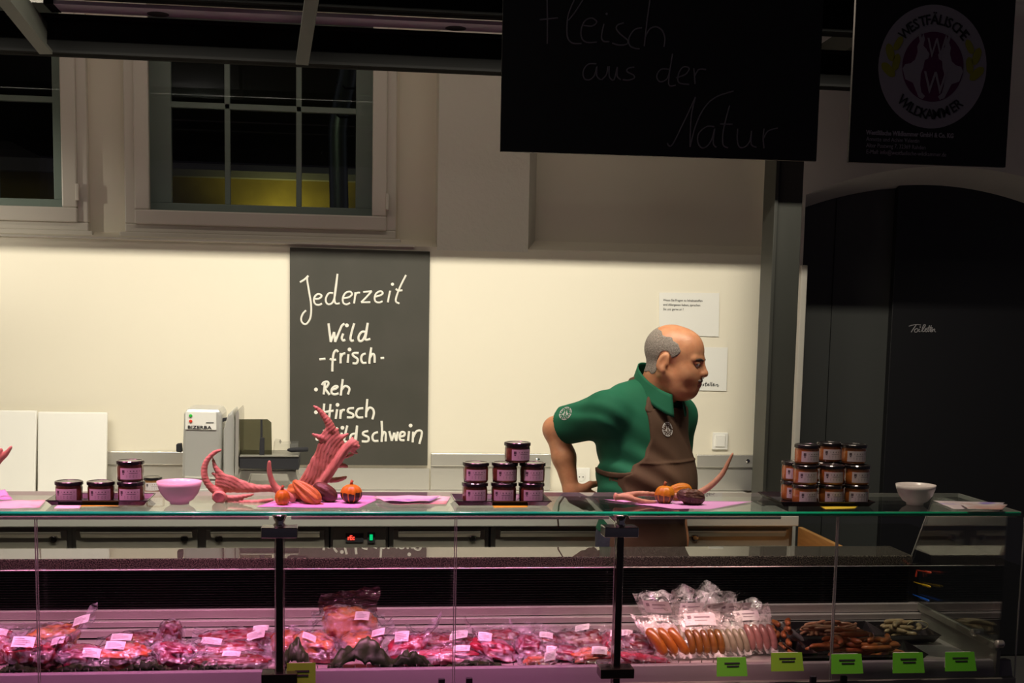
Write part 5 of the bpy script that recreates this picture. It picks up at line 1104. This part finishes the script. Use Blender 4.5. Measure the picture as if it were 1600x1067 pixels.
c_o = MB().grid(48, 6, col_fn).build('collar', M['shirt'], man, smooth=True); md = c_o.modifiers.new('thick', 'SOLIDIFY'); md.thickness = .004
# apron: bib, skirt, neck straps and waist tie hugging the shirt
zb_ = float(PY(1040, 639, 4.45)[2]); zm, zl_ = float(PY(1000, 684, 4.45)[2]), float(PY(955, 742, 4.45)[2])
tt = np.clip((zm - sz) / (zm - zl_), 0, 1); wz = .116 + .0795 * tt ** 1.6
shell_ = lambda o, i: mx(FS - o, -(FS - i))
front_ = -(fw + .02)
bib = mx(mx(mx(np.abs(u_) - wz, front_), sz - zb_), .62 - sz)
A_ = Field((.66, 4.30, .58), (1.36, 4.94, 1.46), .0036)
crease = (.002 * np.sin(38 * sz + 16 * u_) + .0016 * np.sin(60 * u_ + 24 * sz)).astype(np.float32); fold2 = .004 * np.exp(-((sz - float(PY(1050, 724, 4.42)[2])) / .004) ** 2)
A_.f = mx(shell_(.0075 + crease + fold2, -.004), bib).astype(np.float32)
ap = A_.build('apron', M['apron'], man)
ex_, ey_ = np.abs(u_ + .104 - .62 * np.clip(sz - zb_, 0, .2)) - .0135, np.abs(u_ - .104 + .62 * np.clip(sz - zb_, 0, .2)) - .0135
A_.f = mx(shell_(.0065, -.003), mx(mx(np.minimum(ex_, ey_), zb_ - .012 - sz), front_ - .03)).astype(np.float32); A_.build('neck_strap', M['apron'], ap)
zt_ = float(PY(940, 741, 4.45)[2]); A_.f = mx(mx(shell_(.0065, -.003), np.abs(sz - zt_ - .35 * (u_ + .19)) - .010), u_ + .172).astype(np.float32); A_.build('waist_tie', M['apron'], ap)
# lower apron hanging over the legs, and the loose tie end
J = Field((.80, 4.36, .0), (1.34, 4.92, .93), .006)
def legs(F, g):
    F.ell(C3, (.140 + g, .186 + g, .16 + g), TM, .05)
    for s in (1, -1):
        hp = C3 + r_ * s * .088 - z1 * .06; kn = hp - z1 * .33 + f_ * .02; an = V3(kn[0], kn[1], .10) - f_ * .02
        F.cap(hp, kn, .092 + g, .068 + g, .03); F.cap(kn, an, .066 + g, .055 + g, .02)
legs(J, .004); jx, jy, jz = J.pts((slice(None),) * 3); J.f = mx(J.f, jz - .886); J.f = mx(J.f, .075 - jz); JF = J.f.copy(); J.build('jeans', M['jeans'], man)
ju = -((jx - C2[0]) * r_[0] + (jy - C2[1]) * r_[1]); jf = (jx - C2[0]) * f_[0] + (jy - C2[1]) * f_[1]
tp = [PY(884, 772, 4.70), PY(874, 786, 4.71), PY(871, 806, 4.71), PY(873, 826, 4.70)]
MB().tube([Vector(C2 - f_ * .17 - z1 * .02)] + tp, .0105, 8, flat=.25).build('apron_tie', M['apron'], man, smooth=True)
for s in (1, -1):
    an = C3 + r_ * s * .088 + f_ * .045; MB().ball((an[0], an[1], .045), (.135, .052, .045), 20, 12, Matrix(((f_[0], -f_[1], 0), (f_[1], f_[0], 0), (0, 0, 1)))).build('shoe', M['shoe'], man, smooth=True)
# stitched round emblems on bib and sleeve: ring, letters of thread and two small hares
def emblem(name, FF, xyz, c, rad, par, m_, off, pre):
    X, Y, Z = xyz; d = np.sqrt((X - c[0]) ** 2 + (Y - c[1]) ** 2 + (Z - c[2]) ** 2)
    return d
def stitched(name, px_, py_, Y0, rad_px, n_, host, m_, par):
    """emblem laid on the cloth: flat pieces dropped onto the surface along n_"""
    dg = bpy.context.evaluated_depsgraph_get(); dg.update(); c = PY(px_, py_, Y0); n_ = Vector(n_).normalized(); ex = n_.cross(Vector((0, 0, 1))).normalized() * -1; ez = ex.cross(n_) * -1
    if ez.z < 0: ez = -ez
    rad = rad_px * 4.5 / FPX; m2 = MB(); inv = host.matrix_world.inverted()
    off = WLOC.get(host.name, Vector((0, 0, 0)))
    from mathutils.bvhtree import BVHTree
    bv = BVHTree.FromPolygons([v.co + off for v in host.data.vertices], [tuple(p.vertices) for p in host.data.polygons])
    def drop(x, z):
        p_ = c + ex * x * rad + ez * z * rad + n_ * .25; h = bv.ray_cast(p_, -n_); return (h[0] if h[0] else c) + n_ * .0012
    def poly(pts):
        q = [drop(*p_) for p_ in pts]; m2.prism(q, n_ * .0008)
    K = 36
    for k in range(K):
        a, b_ = 2 * math.pi * k / K, 2 * math.pi * (k + 1) / K
        if k % 6 == 5: continue
        poly([(math.cos(a) * .84, math.sin(a) * .84), (math.cos(a), math.sin(a)), (math.cos(b_), math.sin(b_)), (math.cos(b_) * .84, math.sin(b_) * .84)])
    for k in range(14):
        a = 2 * math.pi * (k + .5) / 14; cx_, cz_ = .70 * math.cos(a), .70 * math.sin(a); poly([(cx_ + .08 * math.cos(t), cz_ + .08 * math.sin(t)) for t in np.linspace(0, 6.28, 7)[:-1]])
    for sg in (1, -1):
        for part in ([(-.20, .45), (-.14, .45), (-.12, .15), (-.24, .12)], [(-.28, .18), (-.06, .16), (-.10, .0), (-.30, -.02)], [(-.34, .02), (-.12, .02), (-.16, -.30), (-.46, -.26), (-.50, -.08)], [(-.22, -.26), (-.14, -.26), (-.08, -.50), (-.20, -.50)]):
            q = [(sg * x, z) for x, z in part]; poly(q if sg > 0 else q[::-1])
    m2.build(name, m_, par)
stitched('bib_emblem', 1048, 671, 4.44, 11.5, V3(.45, -.89, .0), ap, M['emb'], ap)
stitched('sleeve_emblem', 888, 650, 4.60, 11.5, V3(-.35, -.9, .25), sh_o, M['emb2'], sh_o)
# ================================================================== meat packages
def meat(nm, a, b, sc=14, lo=.42, hi=.6): return mat(nm, a, .32, spec=.5, col2=b, nscale=sc, coat=.35, bump=.6, bscale=34, lo=lo, hi=hi, detail=5)
MT = {'red': meat('red_meat', (.26, .007, .022), (.14, .004, .012)), 'dark': meat('dark_meat', (.12, .005, .010), (.22, .008, .018)), 'fat': meat('fatty_meat', (.56, .20, .07), (.24, .010, .022), 15, .50, .57),
      'pink': meat('pink_meat', (.36, .025, .055), (.22, .008, .025)), 'orange': meat('orange_meat', (.46, .10, .035), (.24, .010, .020), 18, .50, .60), 'purple': meat('purple_meat', (.16, .008, .035), (.27, .018, .055))}
M['leaf'] = mat('dark_green_leaf', (.010, .022, .004), .45, col2=(.022, .045, .008), nscale=25, bump=.5, bscale=40)
M['sticker'] = mat('white_sticker', (.86, .80, .84), .5); M['sticker_ink'] = mat('sticker_ink', (.34, .26, .31), .8)
GRP = 'vacuum packed meat in the case'
def pack(lab, px, py, wpx, hpx, Y, col='red', labels=((0, -.35, 30, 10),), rz=0, tilt=0, dep=.12, flap=None, seed=0, film_m='bag', rim=1.32, meat_s=1.0):
    rg = random.Random(seed * 7 + int(px)); k = Y / FPX; c = PY(px, py, Y); a = wpx * k / 2 * meat_s; d = dep * .44; t = max(.012, hpx * k / 2 * .92); zf = deck_z(Y) + .003
    low = max(.010, min(c.z - zf, .075)); tl = math.tan(R(tilt)); cz, sz_ = math.cos(R(rz)), math.sin(R(rz))
    th_ = thing('meat_package', lab, 'meat package', (c.x, c.y, c.z - low), GRP)
    sd = Vector((seed * 3.1, seed * 1.7, px * .01))
    def W(x, y, z): return Vector((c.x + x * cz - y * sz_, c.y + x * sz_ + y * cz, c.z + z + tl * x))
    def inside(p_):
        p_.y = min(max(p_.y, 3.612), 4.052); p_.z = max(p_.z, deck_z(p_.y) + .002); return p_
    def hgt(u, v):
        q = (abs(u) ** 2.6 + abs(v) ** 2.6)
        return t * max(0, 1 - q) ** .5
    def mf(p_):
        x, y, z = p_; n_ = noise.noise(Vector((x * 1.6, y * 1.6, z * 1.6)) + sd) * .34 + noise.noise(Vector((x * 3.4, y * 3.4, z * 3.4)) + sd) * .17 + noise.noise(Vector((x * 8, y * 8, z * 8)) + sd) * .05
        e = lambda q: math.copysign(abs(q) ** .75, q); return Vector((e(x), e(y), e(z))) * (1 + n_) * .93
    mb = MB(); b0 = mb.ball((0, 0, 0), 1, 40, 24, None, mf)
    mb.v = [inside(W(v.x * a, v.y * d, v.z * (t if v.z > 0 else low))) for v in mb.v]
    mb.build('meat', MT[col], th_, smooth=True)
    def bagp(u, v):   # u,v in -1..1 over the film
        x, y = u * a * rim, v * d * rim; h = hgt(u * rim / 1.04, v * rim / 1.04) if max(abs(u), abs(v)) * rim < 1.04 else 0
        z = h * 1.05 + .004 + noise.noise(Vector((u * 3.2, v * 3.2, 0)) + sd) * .008 + noise.noise(Vector((u * 9, v * 7, 1)) + sd) * .0045 + noise.noise(Vector((u * 20, v * 14, 5)) + sd) * .0018
        z -= .35 * low * max(0, max(abs(u), abs(v)) - .8) * 5 * (1 if v < 0 else .2)
        if flap:
            for (sd_, fh, lean) in flap:
                q = {'l': -u, 'r': u, 'b': v, 'f': -v}[sd_]; s_ = max(0, (q - .45) / .55)
                z += 1.25 * fh * s_ ** 1.3; z += noise.noise(Vector((u * 5, v * 5, 3)) + sd) * .010 * s_
                if sd_ in 'lr': x += lean * s_ * (1 if sd_ == 'r' else -1)
                else: x += lean * s_; y -= (d * rim * .40) * s_ if sd_ == 'b' else 0
        return x, y, z
    MB().grid(36, 26, lambda u, v: inside(W(*bagp(u * 2 - 1, v * 2 - 1)))).build('film_bag', M['bag'], th_, smooth=True)
    for (u0, v0, lw, lh) in labels:
        # a white sticker under the film, tilted towards the customer
        cc = W(*bagp(u0, v0)) + Vector((0, -.012, .004)); ex = Vector((cz, sz_ * .5, tl + rg.uniform(-.25, .25))).normalized(); ez = Vector((0, .62, .78)); lw_, lh_ = lw * k * .86, lh * k * 1.12
        cv = rg.uniform(.003, .006)
        lf_ = lambda u, v: cc + ex * ((u - .5) * lw_ + .004 * (v - .5)) + ez * ((v - .5) * lh_) + Vector((0, -1, .6)) * (-cv * (2 * u - 1) ** 2)
        MB().grid(8, 4, lf_).build('label', M['sticker'], th_)
        pm = MB()
        for r0, r1 in ((.25, .55), (.42, .74), (.58, .70), (.76, .45)): pm.grid(6, 1, lambda u, v: lf_(.10 + r1 * u, r0 + .035 * v) + Vector((0, -.0009, .0006)))
        pm.build('label_print', M['sticker_ink'], th_)
    if film_m == 'bag_dark':
        fe = MB().grid(40, 22, lambda u, v: Vector((c.x + (u - .5) * a * 2.15 + .012 * noise.noise(Vector((u * 3, v * 3, 2)) + sd), min(4.05, c.y + d * .72) + .022 * noise.noise(Vector((u * 6, v * 5, 0)) + sd) + .009 * noise.noise(Vector((u * 15, v * 11, 3)) + sd) - .015 * v, c.z + t * .3 + v * (.064 + .016 * u) + .012 * noise.noise(Vector((u * 6, 0, 1)) + sd))))
        fe.build('film_end', M['bag_dark'], th_, smooth=True)
    return th_
PK = [
 ('pale wrapped meat package at the far left edge of the case', -8, 1006, 66, 40, 3.80, 'pink', ((.2, -.2, 26, 10),), 10, 0, .13, (('b', .035, .0),)),
 ('dark red meat package with a curled white label, left of the first pane joint', 40, 1016, 64, 34, 3.70, 'red', ((0, -.40, 38, 16),), 6, 0, .12, (('b', .03, 0), ('l', .02, 0))),
 ('elongated red meat package with film rising right, at the first pane joint', 80, 1019, 46, 38, 3.71, 'red', ((.55, -.25, 24, 10),), -18, 12, .11, (('r', .045, .012),)),
 ('amber fatty meat package with a tall film flap behind the first joint', 84, 992, 80, 30, 3.90, 'fat', ((.72, -.3, 28, 12),), 4, 6, .12, (('r', .045, .02), ('b', .02, 0))),
 ('plum coloured meat package with a large pale label', 128, 1024, 74, 28, 3.70, 'purple', ((.42, -.42, 32, 14),), -8, -4, .11, (('l', .022, 0),)),
 ('big red meat package with an orange fat patch, third from the left front', 192, 1024, 84, 34, 3.70, 'orange', ((-.18, -.15, 34, 12),), 4, 0, .12, None),
 ('long red meat package lying behind the one with the orange fat patch', 212, 1002, 92, 26, 3.84, 'red', ((-.30, -.5, 36, 10),), 3, 2, .12, (('r', .02, 0),)),
 ('round dark red piece of meat standing above its film collar', 267, 986, 34, 34, 3.86, 'dark', (), 0, 0, .075, None),
 ('crumpled film package with pink meat below the round dark red piece', 272, 1022, 64, 40, 3.72, 'purple', (), 12, -4, .12, (('r', .03, .01), ('l', .02, 0))),
 ('long crimson meat package with two white labels, left of the left post', 372, 998, 106, 28, 3.88, 'pink', ((.40, -.55, 34, 12), (.50, .1, 28, 8)), 2, 2, .13, (('l', .02, 0),)),
 ('glossy dark red meat package bent like an arch, left of the left post', 358, 1016, 100, 26, 3.78, 'red', ((-.40, .1, 36, 10),), 3, 0, .11, (('l', .02, 0),)),
 ('deep purple meat package with a narrow label at the rail, left of the left post', 362, 1034, 120, 22, 3.68, 'dark', ((0, .05, 32, 8),), 0, 0, .10, (('l', .025, -.01),)),
 ('pink film package directly behind the left post', 450, 1004, 56, 40, 3.84, 'orange', (), 0, 0, .12, (('b', .03, 0), ('r', .02, 0))),
 ('fatty meat package with a slanting label right of the left post', 494, 1012, 66, 46, 3.76, 'fat', ((-.15, -.45, 26, 10),), -12, -10, .13, (('b', .03, -.01), ('r', .02, 0))),
 ('large fatty meat package on top of the pile, its dark film end standing up', 545, 967, 88, 42, 3.92, 'fat', ((.34, -.60, 26, 13),), 2, -4, .13, None),
 ('amber fatty meat package below the topmost package', 566, 1004, 70, 34, 3.82, 'fat', ((.50, -.30, 24, 10),), 6, 4, .12, (('r', .04, .01),)),
 ('pale meat package with tall crumpled film left of the middle joint', 638, 1010, 60, 36, 3.78, 'pink', ((-.25, -.20, 26, 16),), -10, 10, .12, (('r', .055, .02), ('b', .02, 0))),
 ('flat red meat package with two pale labels behind the middle joint', 696, 1002, 96, 26, 3.86, 'red', ((.30, -.45, 34, 9), (.35, .2, 30, 8)), 0, 0, .13, (('l', .03, 0),)),
 ('shiny pink meat package at the front below the middle joint', 700, 1024, 106, 20, 3.70, 'pink', ((.30, .0, 32, 9),), 0, 0, .10, None),
 ('crumpled pink film package with a tall folded flap, right of the middle joint', 772, 1016, 74, 36, 3.74, 'pink', ((-.35, -.1, 26, 14),), 8, -14, .12, (('l', .055, -.01), ('r', .02, 0))),
 ('package of clear crinkled film lying behind the tall folded flap', 778, 996, 80, 22, 3.92, 'pink', (), 0, 0, .12, (('b', .02, 0),)),
 ('lilac tinted upright film package in the middle of the case', 826, 1012, 46, 40, 3.74, 'purple', (), 0, 0, .11, (('b', .045, 0), ('l', .02, 0))),
 ('small red meat package with a sloping white label', 854, 1002, 52, 26, 3.86, 'red', ((-.1, -.35, 26, 9),), 0, -8, .11, (('b', .035, .0),)),
 ('thick dark red meat package with a label on its back, left of the right post', 905, 1002, 86, 36, 3.88, 'dark', ((.1, .25, 28, 9),), 2, 0, .13, (('b', .03, 0),)),
 ('plum meat package in loose film left of the right post', 878, 1022, 80, 28, 3.74, 'purple', ((-.35, -.50, 22, 14),), -4, -6, .11, (('l', .02, 0),)),
 ('orange red meat package with a white label at the front rail by the right post', 926, 1027, 66, 28, 3.68, 'orange', ((.15, -.45, 30, 12),), 4, 0, .10, (('b', .015, 0),)),
 ('pale red meat package directly behind the right post', 962, 1004, 50, 34, 3.84, 'pink', ((.0, -.35, 30, 10),), 0, 0, .12, (('b', .02, 0),)),
 ('dark red rounded meat package right of the right post', 998, 1006, 56, 36, 3.80, 'dark', ((-.55, .0, 20, 9),), 0, -10, .12, None),
 ('flat pinkish meat package at the front rail right of the right post', 1006, 1030, 88, 18, 3.67, 'pink', (), -6, -8, .10, (('l', .02, 0),)),
 ('small pale film package with a greenish label at the front rail', 842, 1034, 54, 18, 3.665, 'orange', ((.45, -.3, 22, 14),), 0, 0, .09, (('r', .03, 0),)),
]
for i, q in enumerate(PK): pack(q[0], q[1], q[2], q[3], q[4], q[5], q[6], q[7], q[8], q[9], q[10], q[11], seed=i, film_m='bag_dark' if 'dark film end' in q[0] else 'bag')

# lettuce leaves tucked along the front rail
def leaf(lab, px, py, wpx, hpx, Y, seed):
    k = Y / FPX; c = PY(px, py, Y); a, h = wpx * k / 2, hpx * k; sd = Vector((seed, 2.2 * seed, 0)); zf = deck_z(Y) + .002
    def fn(u, v):
        x = (u * 2 - 1); wv = math.sin(math.pi * min(1, v * .75 + .28)); y = v
        n_ = noise.noise(Vector((x * 2.5, v * 2.5, 0)) + sd); n2 = noise.noise(Vector((x * 7, v * 6, 4)) + sd)
        arch = math.sin(math.pi * (u * .9 + .05))
        return Vector((c.x + x * a * (.8 + .3 * wv), max(3.613, c.y - .045 + .10 * v + .01 * n_), zf + max(.0015, (h * arch * math.sin(math.pi * (.15 + .8 * v))) * (1 + .45 * n_) + .013 * n2 + .004 * noise.noise(Vector((x * 16, v * 12, 9)) + sd))))
    o_ = MB().grid(26, 16, fn).build('salad_leaf', M['leaf'], smooth=True); md = o_.modifiers.new('thick', 'SOLIDIFY'); md.thickness = .0012
    tag(o_, lab, 'salad leaf', 'green leaves in the case'); return o_
for i, (lab, *q) in enumerate((('salad leaf at the far left front of the case', 28, 1040, 60, 16, 3.645), ('salad leaf below the plum coloured package', 125, 1040, 80, 16, 3.64), ('salad leaf at the front rail below the crumpled film package', 228, 1040, 74, 18, 3.64), ('dark salad leaf beside the left post behind the green card', 462, 1024, 46, 42, 3.67), ('large dark salad leaf arching right of the left post', 566, 1026, 100, 40, 3.66), ('dark salad leaf left of the middle joint', 640, 1036, 70, 26, 3.65), ('low salad leaf along the rail right of the middle joint', 742, 1040, 90, 12, 3.64), ('salad leaf lying at the front rail left of the left post', 330, 1041, 70, 14, 3.64))): leaf(lab, *q, i * 3 + 1)

# ================================================================== sausage packages
def saus(mb, pts, r_): 
    p_ = smooth_pts([tuple(q) for q in pts], 5); n_ = len(p_); rr = [r_ * min(1, .35 + 2.2 * min(i, n_ - 1 - i) / (n_ - 1) * 2) if 0 < i < n_ - 1 else r_ * .25 for i in range(n_)]
    return mb.tube(p_, rr, 10)
def sm(nm, a, b): return mat(nm, a, .3, spec=.5, col2=b, nscale=60, coat=.6, bump=.2, bscale=80)
SMT = {'orange': sm('orange_sausage', (.36, .12, .016), (.30, .085, .012)), 'brown': sm('brown_sausage', (.20, .08, .014), (.15, .055, .010)), 'pale': sm('pale_sausage', (.29, .25, .18), (.24, .20, .14)), 'pinkish': sm('pink_sausage', (.40, .17, .16), (.30, .14, .13)), 'grey': sm('grey_sausage', (.30, .25, .24), (.38, .28, .27)),
       'smoked': sm('smoked_sausage', (.50, .17, .05), (.36, .10, .03)), 'thin': sm('thin_sausage', (.56, .27, .18), (.44, .17, .10)), 'wurst': sm('pale_wurst', (.42, .33, .20), (.36, .24, .13))}
def spack(lab, px, py, wpx, hpx, Y, n, kind, film_h, lean=0, labs=(), seed=0, back=.045):
    """an upright bag of sausages leaning back; film_h px of empty crumpled film above them"""
    k = Y / FPX; c = PY(px, py, Y); zf = deck_z(Y) + .003; c.z = max(c.z, zf + .008); w_ = wpx * k; h_ = hpx * k; sd = Vector((seed, seed * 2.3, 0))
    t = thing('sausage_package', lab, 'sausage package', (c.x, c.y, c.z - .006), 'vacuum packed sausages in the case')
    rr = w_ / n * .50
    for i in range(n):
        x = (i + .5) / n * w_ - w_ / 2; l_ = lean * k * h_ / (hpx * k)
        q = [c + Vector((x, .004, .002)), c + Vector((x + l_ * .35 + .004, .0 + back * .15, h_ * .38)), c + Vector((x + l_ * .75 + .003, back * .5, h_ * .75)), c + Vector((x + l_ - .003, back * .95, h_))]
        saus(MB(), q, rr).build('sausage', SMT[kind], t, smooth=True)
    tot = h_ + film_h * k * 1.12
    def bp(u, v, o=0):
        x = (u - .5) * w_ * (1.10 + .22 * max(0, v - .4)); s = v * tot / h_; n_ = noise.noise(Vector((u * 3, v * 3, 0)) + sd); n2 = noise.noise(Vector((u * 8, v * 8, 2)) + sd); ex_ = max(0, s - .9)
        bul = rr * 1.05 * (1 if s < 1 else max(.1, 1 - (s - 1) * 3)) * math.sin(math.pi * min(1, max(0, u))) ** .4
        return c + Vector((x + lean * k * s + .004 * n_, back * min(s, 1.6) - bul - .002 - o + .012 * n_ * ex_ * 1.6, h_ * s + .003 * n2 + .006 * n_ * ex_))
    MB().grid(20, 18, lambda u, v: bp(u, v)).build('film_bag', M['bag_clear'], t, smooth=True)
    MB().grid(20, 10, lambda u, v: bp(u, .55 + .45 * v) + Vector((0, .014 + .006 * noise.noise(Vector((u * 6, v * 5, 7)) + sd), .004))).build('film_back', M['bag_clear'], t, smooth=True)
    for (u0, v0, du, dv) in labs:
        cc = bp(u0, v0, .004); ex = (bp(u0 + du / 2, v0) - bp(u0 - du / 2, v0)).normalized(); ez = (bp(u0, min(1, v0 + dv / 2)) - bp(u0, v0 - dv / 2)).normalized(); lw_, lh_ = du * w_ * 1.15, dv * tot * 1.25; en = ex.cross(ez)
        lf_ = lambda u, v: cc + ex * ((u - .5) * lw_) + ez * ((v - .5) * lh_) + en * (.004 * (1 - (2 * u - 1) ** 2) + .002 * math.sin(5 * u + 3 * v))
        MB().grid(10, 4, lf_).build('label', M['sticker'], t)
        pm = MB(); up_ = en * .0010
        pm.grid(2, 2, lambda u, v: lf_(.10 + .12 * u, .55 + .25 * v) + up_); pm.grid(5, 1, lambda u, v: lf_(.32 + .5 * u, .62 + .09 * v) + up_); pm.grid(5, 1, lambda u, v: lf_(.32 + .4 * u, .36 + .05 * v) + up_); pm.build('label_print', M['sticker_ink'], t)
    return t
spack('rear left package of sausages, mostly crumpled film with a pink label', 1052, 1010, 62, 18, 3.90, 4, 'pinkish', 46, -6, ((.45, .80, .62, .26),), 1)
spack('rear middle package of sausages topped by the tallest crumpled film', 1086, 1006, 66, 18, 3.90, 4, 'pale', 54, 2, ((.42, .66, .55, .20),), 2)
spack('rear package of sausages with a folded pale label at the very top', 1116, 1004, 60, 18, 3.885, 4, 'pale', 50, 4, ((.40, .82, .62, .18), (.5, .55, .5, .16)), 3)
spack('rear right package of sausages with a broad pink label', 1152, 1010, 64, 18, 3.885, 4, 'grey', 34, 4, ((.40, .84, .80, .28),), 4)
spack('left front package of orange sausages beside the meat', 1056, 1036, 54, 42, 3.70, 3, 'orange', 16, -26, (), 5)
spack('front package of brown sausages with a grey label', 1104, 1036, 62, 40, 3.70, 5, 'brown', 26, -4, ((.5, .80, .75, .26),), 6)
spack('front package of pale sausages above the darkest green card', 1152, 1034, 44, 38, 3.72, 4, 'pale', 18, -8, (), 7)
spack('right front package of pink sausages with film corner at the black tray', 1192, 1034, 50, 42, 3.74, 4, 'pinkish', 26, -6, ((.25, .76, .75, .22),), 8)

# ================================================================== black trays heaped with sausages
g5 = 'black sausage trays'
def dtray(lab, xa, xb, ya, yb, hg): 
    zf = deck_z((ya + yb) / 2) + .004; return tray('sausage_tray', lab, xa, xb, ya, yb, zf, hg, .016, g5), zf
def heap(lab, grp, xa, xb, ya, yb, z0, n, kind, ln, rr, hump, seed, crook=.22):
    """sausages dropped one by one: each takes the lowest of several tried resting places, biased towards a heap in the middle"""
    rg = random.Random(seed); placed = []; hl_ = ln / 2; bend = crook * ln * .5
    loc_ = [(-hl_ + rr * .6, 0), (-hl_ * .62, bend * .75), (-hl_ * .2, bend), (hl_ * .2, bend), (hl_ * .62, bend * .75), (hl_ - rr * .6, 0)]
    q = [Vector((-hl_, 0, 0)), Vector((-hl_ * .55, bend * .8, 0)), Vector((0, bend * 1.05, 0)), Vector((hl_ * .55, bend * .8, 0)), Vector((hl_, 0, 0))]
    proto = None; cx_, cy_ = (xa + xb) / 2, (ya + yb) / 2
    for i in range(n):
        best = None
        for k in range(14):
            a = rg.gauss(0, .55) + (0 if rg.random() < .9 else 1.0) + (math.pi if rg.random() < .5 else 0); ca, sa = math.cos(a), math.sin(a)
            hx, hy = abs(ca) * hl_ + abs(sa) * bend + rr + .018, abs(sa) * hl_ + abs(ca) * bend + rr + .018
            if 2 * hx > xb - xa or 2 * hy > yb - ya: continue
            x, y = rg.uniform(xa + hx, xb - hx), rg.uniform(ya + hy, yb - hy)
            P_ = [(x + u * ca - v * sa, y + u * sa + v * ca) for u, v in loc_]; z = z0 + rr + .0015
            for (X0, Y0, Z0) in placed:
                for (X1, Y1) in P_:
                    d2 = (X1 - X0) ** 2 + (Y1 - Y0) ** 2
                    if d2 < 4 * rr * rr: z = max(z, Z0 + math.sqrt(4 * rr * rr - d2) * .94)
            cost = z + .10 * math.hypot(x - cx_, (y - cy_) * 1.2) * (hump > .05)
            if best is None or cost < best[0]: best = (cost, x, y, z, a, P_)
        if best is None: continue
        _, x, y, z, a, P_ = best; placed += [(X1, Y1, z) for X1, Y1 in P_]
        if proto is None:
            proto = thing('sausage', lab, 'sausage', (0, 0, 0), grp); saus(MB(), q, rr).build('casing', SMT[kind], proto, smooth=True); proto.location = (x, y, z); proto.rotation_euler = (0, 0, a)
        else: copy_thing(proto, (x, y, z), lab, a)
X = lambda x, y, Y: PY(x, y, Y).x
t1, zf = dtray('front black tray of large smoked sausages below the end pane', X(1250, 1030, 3.64), X(1446, 1030, 3.64), 3.625, 3.80, .024)
heap('large smoked sausage heaped in the front black tray', 'smoked sausages in the front tray', X(1250, 1030, 3.64), X(1446, 1030, 3.64), 3.625, 3.80, zf, 26, 'smoked', .095, .0086, .062, 3)
t2, zf = dtray('rear black tray of thin reddish sausages', X(1240, 1000, 3.93), X(1372, 1000, 3.93), 3.85, 4.04, .030)
heap('thin reddish sausage in the rear black tray', 'thin sausages in the rear tray', X(1240, 1000, 3.93), X(1372, 1000, 3.93), 3.85, 4.04, zf, 48, 'thin', .070, .0054, .06, 5)
t3, zf = dtray('rear black tray of pale sausages next to the end rail', X(1374, 1000, 3.93), X(1452, 1000, 3.93), 3.85, 4.04, .028)
heap('pale sausage in the rear tray next to the end rail', 'pale sausages in the rear tray', X(1374, 1000, 3.93), X(1452, 1000, 3.93), 3.85, 4.04, zf, 12, 'wurst', .076, .0080, .045, 8)
t4, zf = dtray('black tray of curled brown sausages beside the pink sausage package', X(1206, 1010, 3.8), X(1248, 1010, 3.8), 3.64, 3.99, .030)
heap('curled brown sausage heaped in the tray beside the pink sausage package', 'brown sausages in the left tray', X(1206, 1010, 3.8), X(1248, 1010, 3.8), 3.66, 3.98, zf, 20, 'smoked', .058, .0085, .085, 12)
lp = [PY(1430 + 16 * math.cos(t_) + 4, 980 - 7 * math.sin(t_) - 3, 3.90) for t_ in np.linspace(-2.6, 3.2, 20)]
tag(MB().tube(lp, .0016, 6).build('string_loop', mat('cream_string', (.55, .45, .28), .8), smooth=True), 'cream string loop standing up beside the pale sausages', 'string')
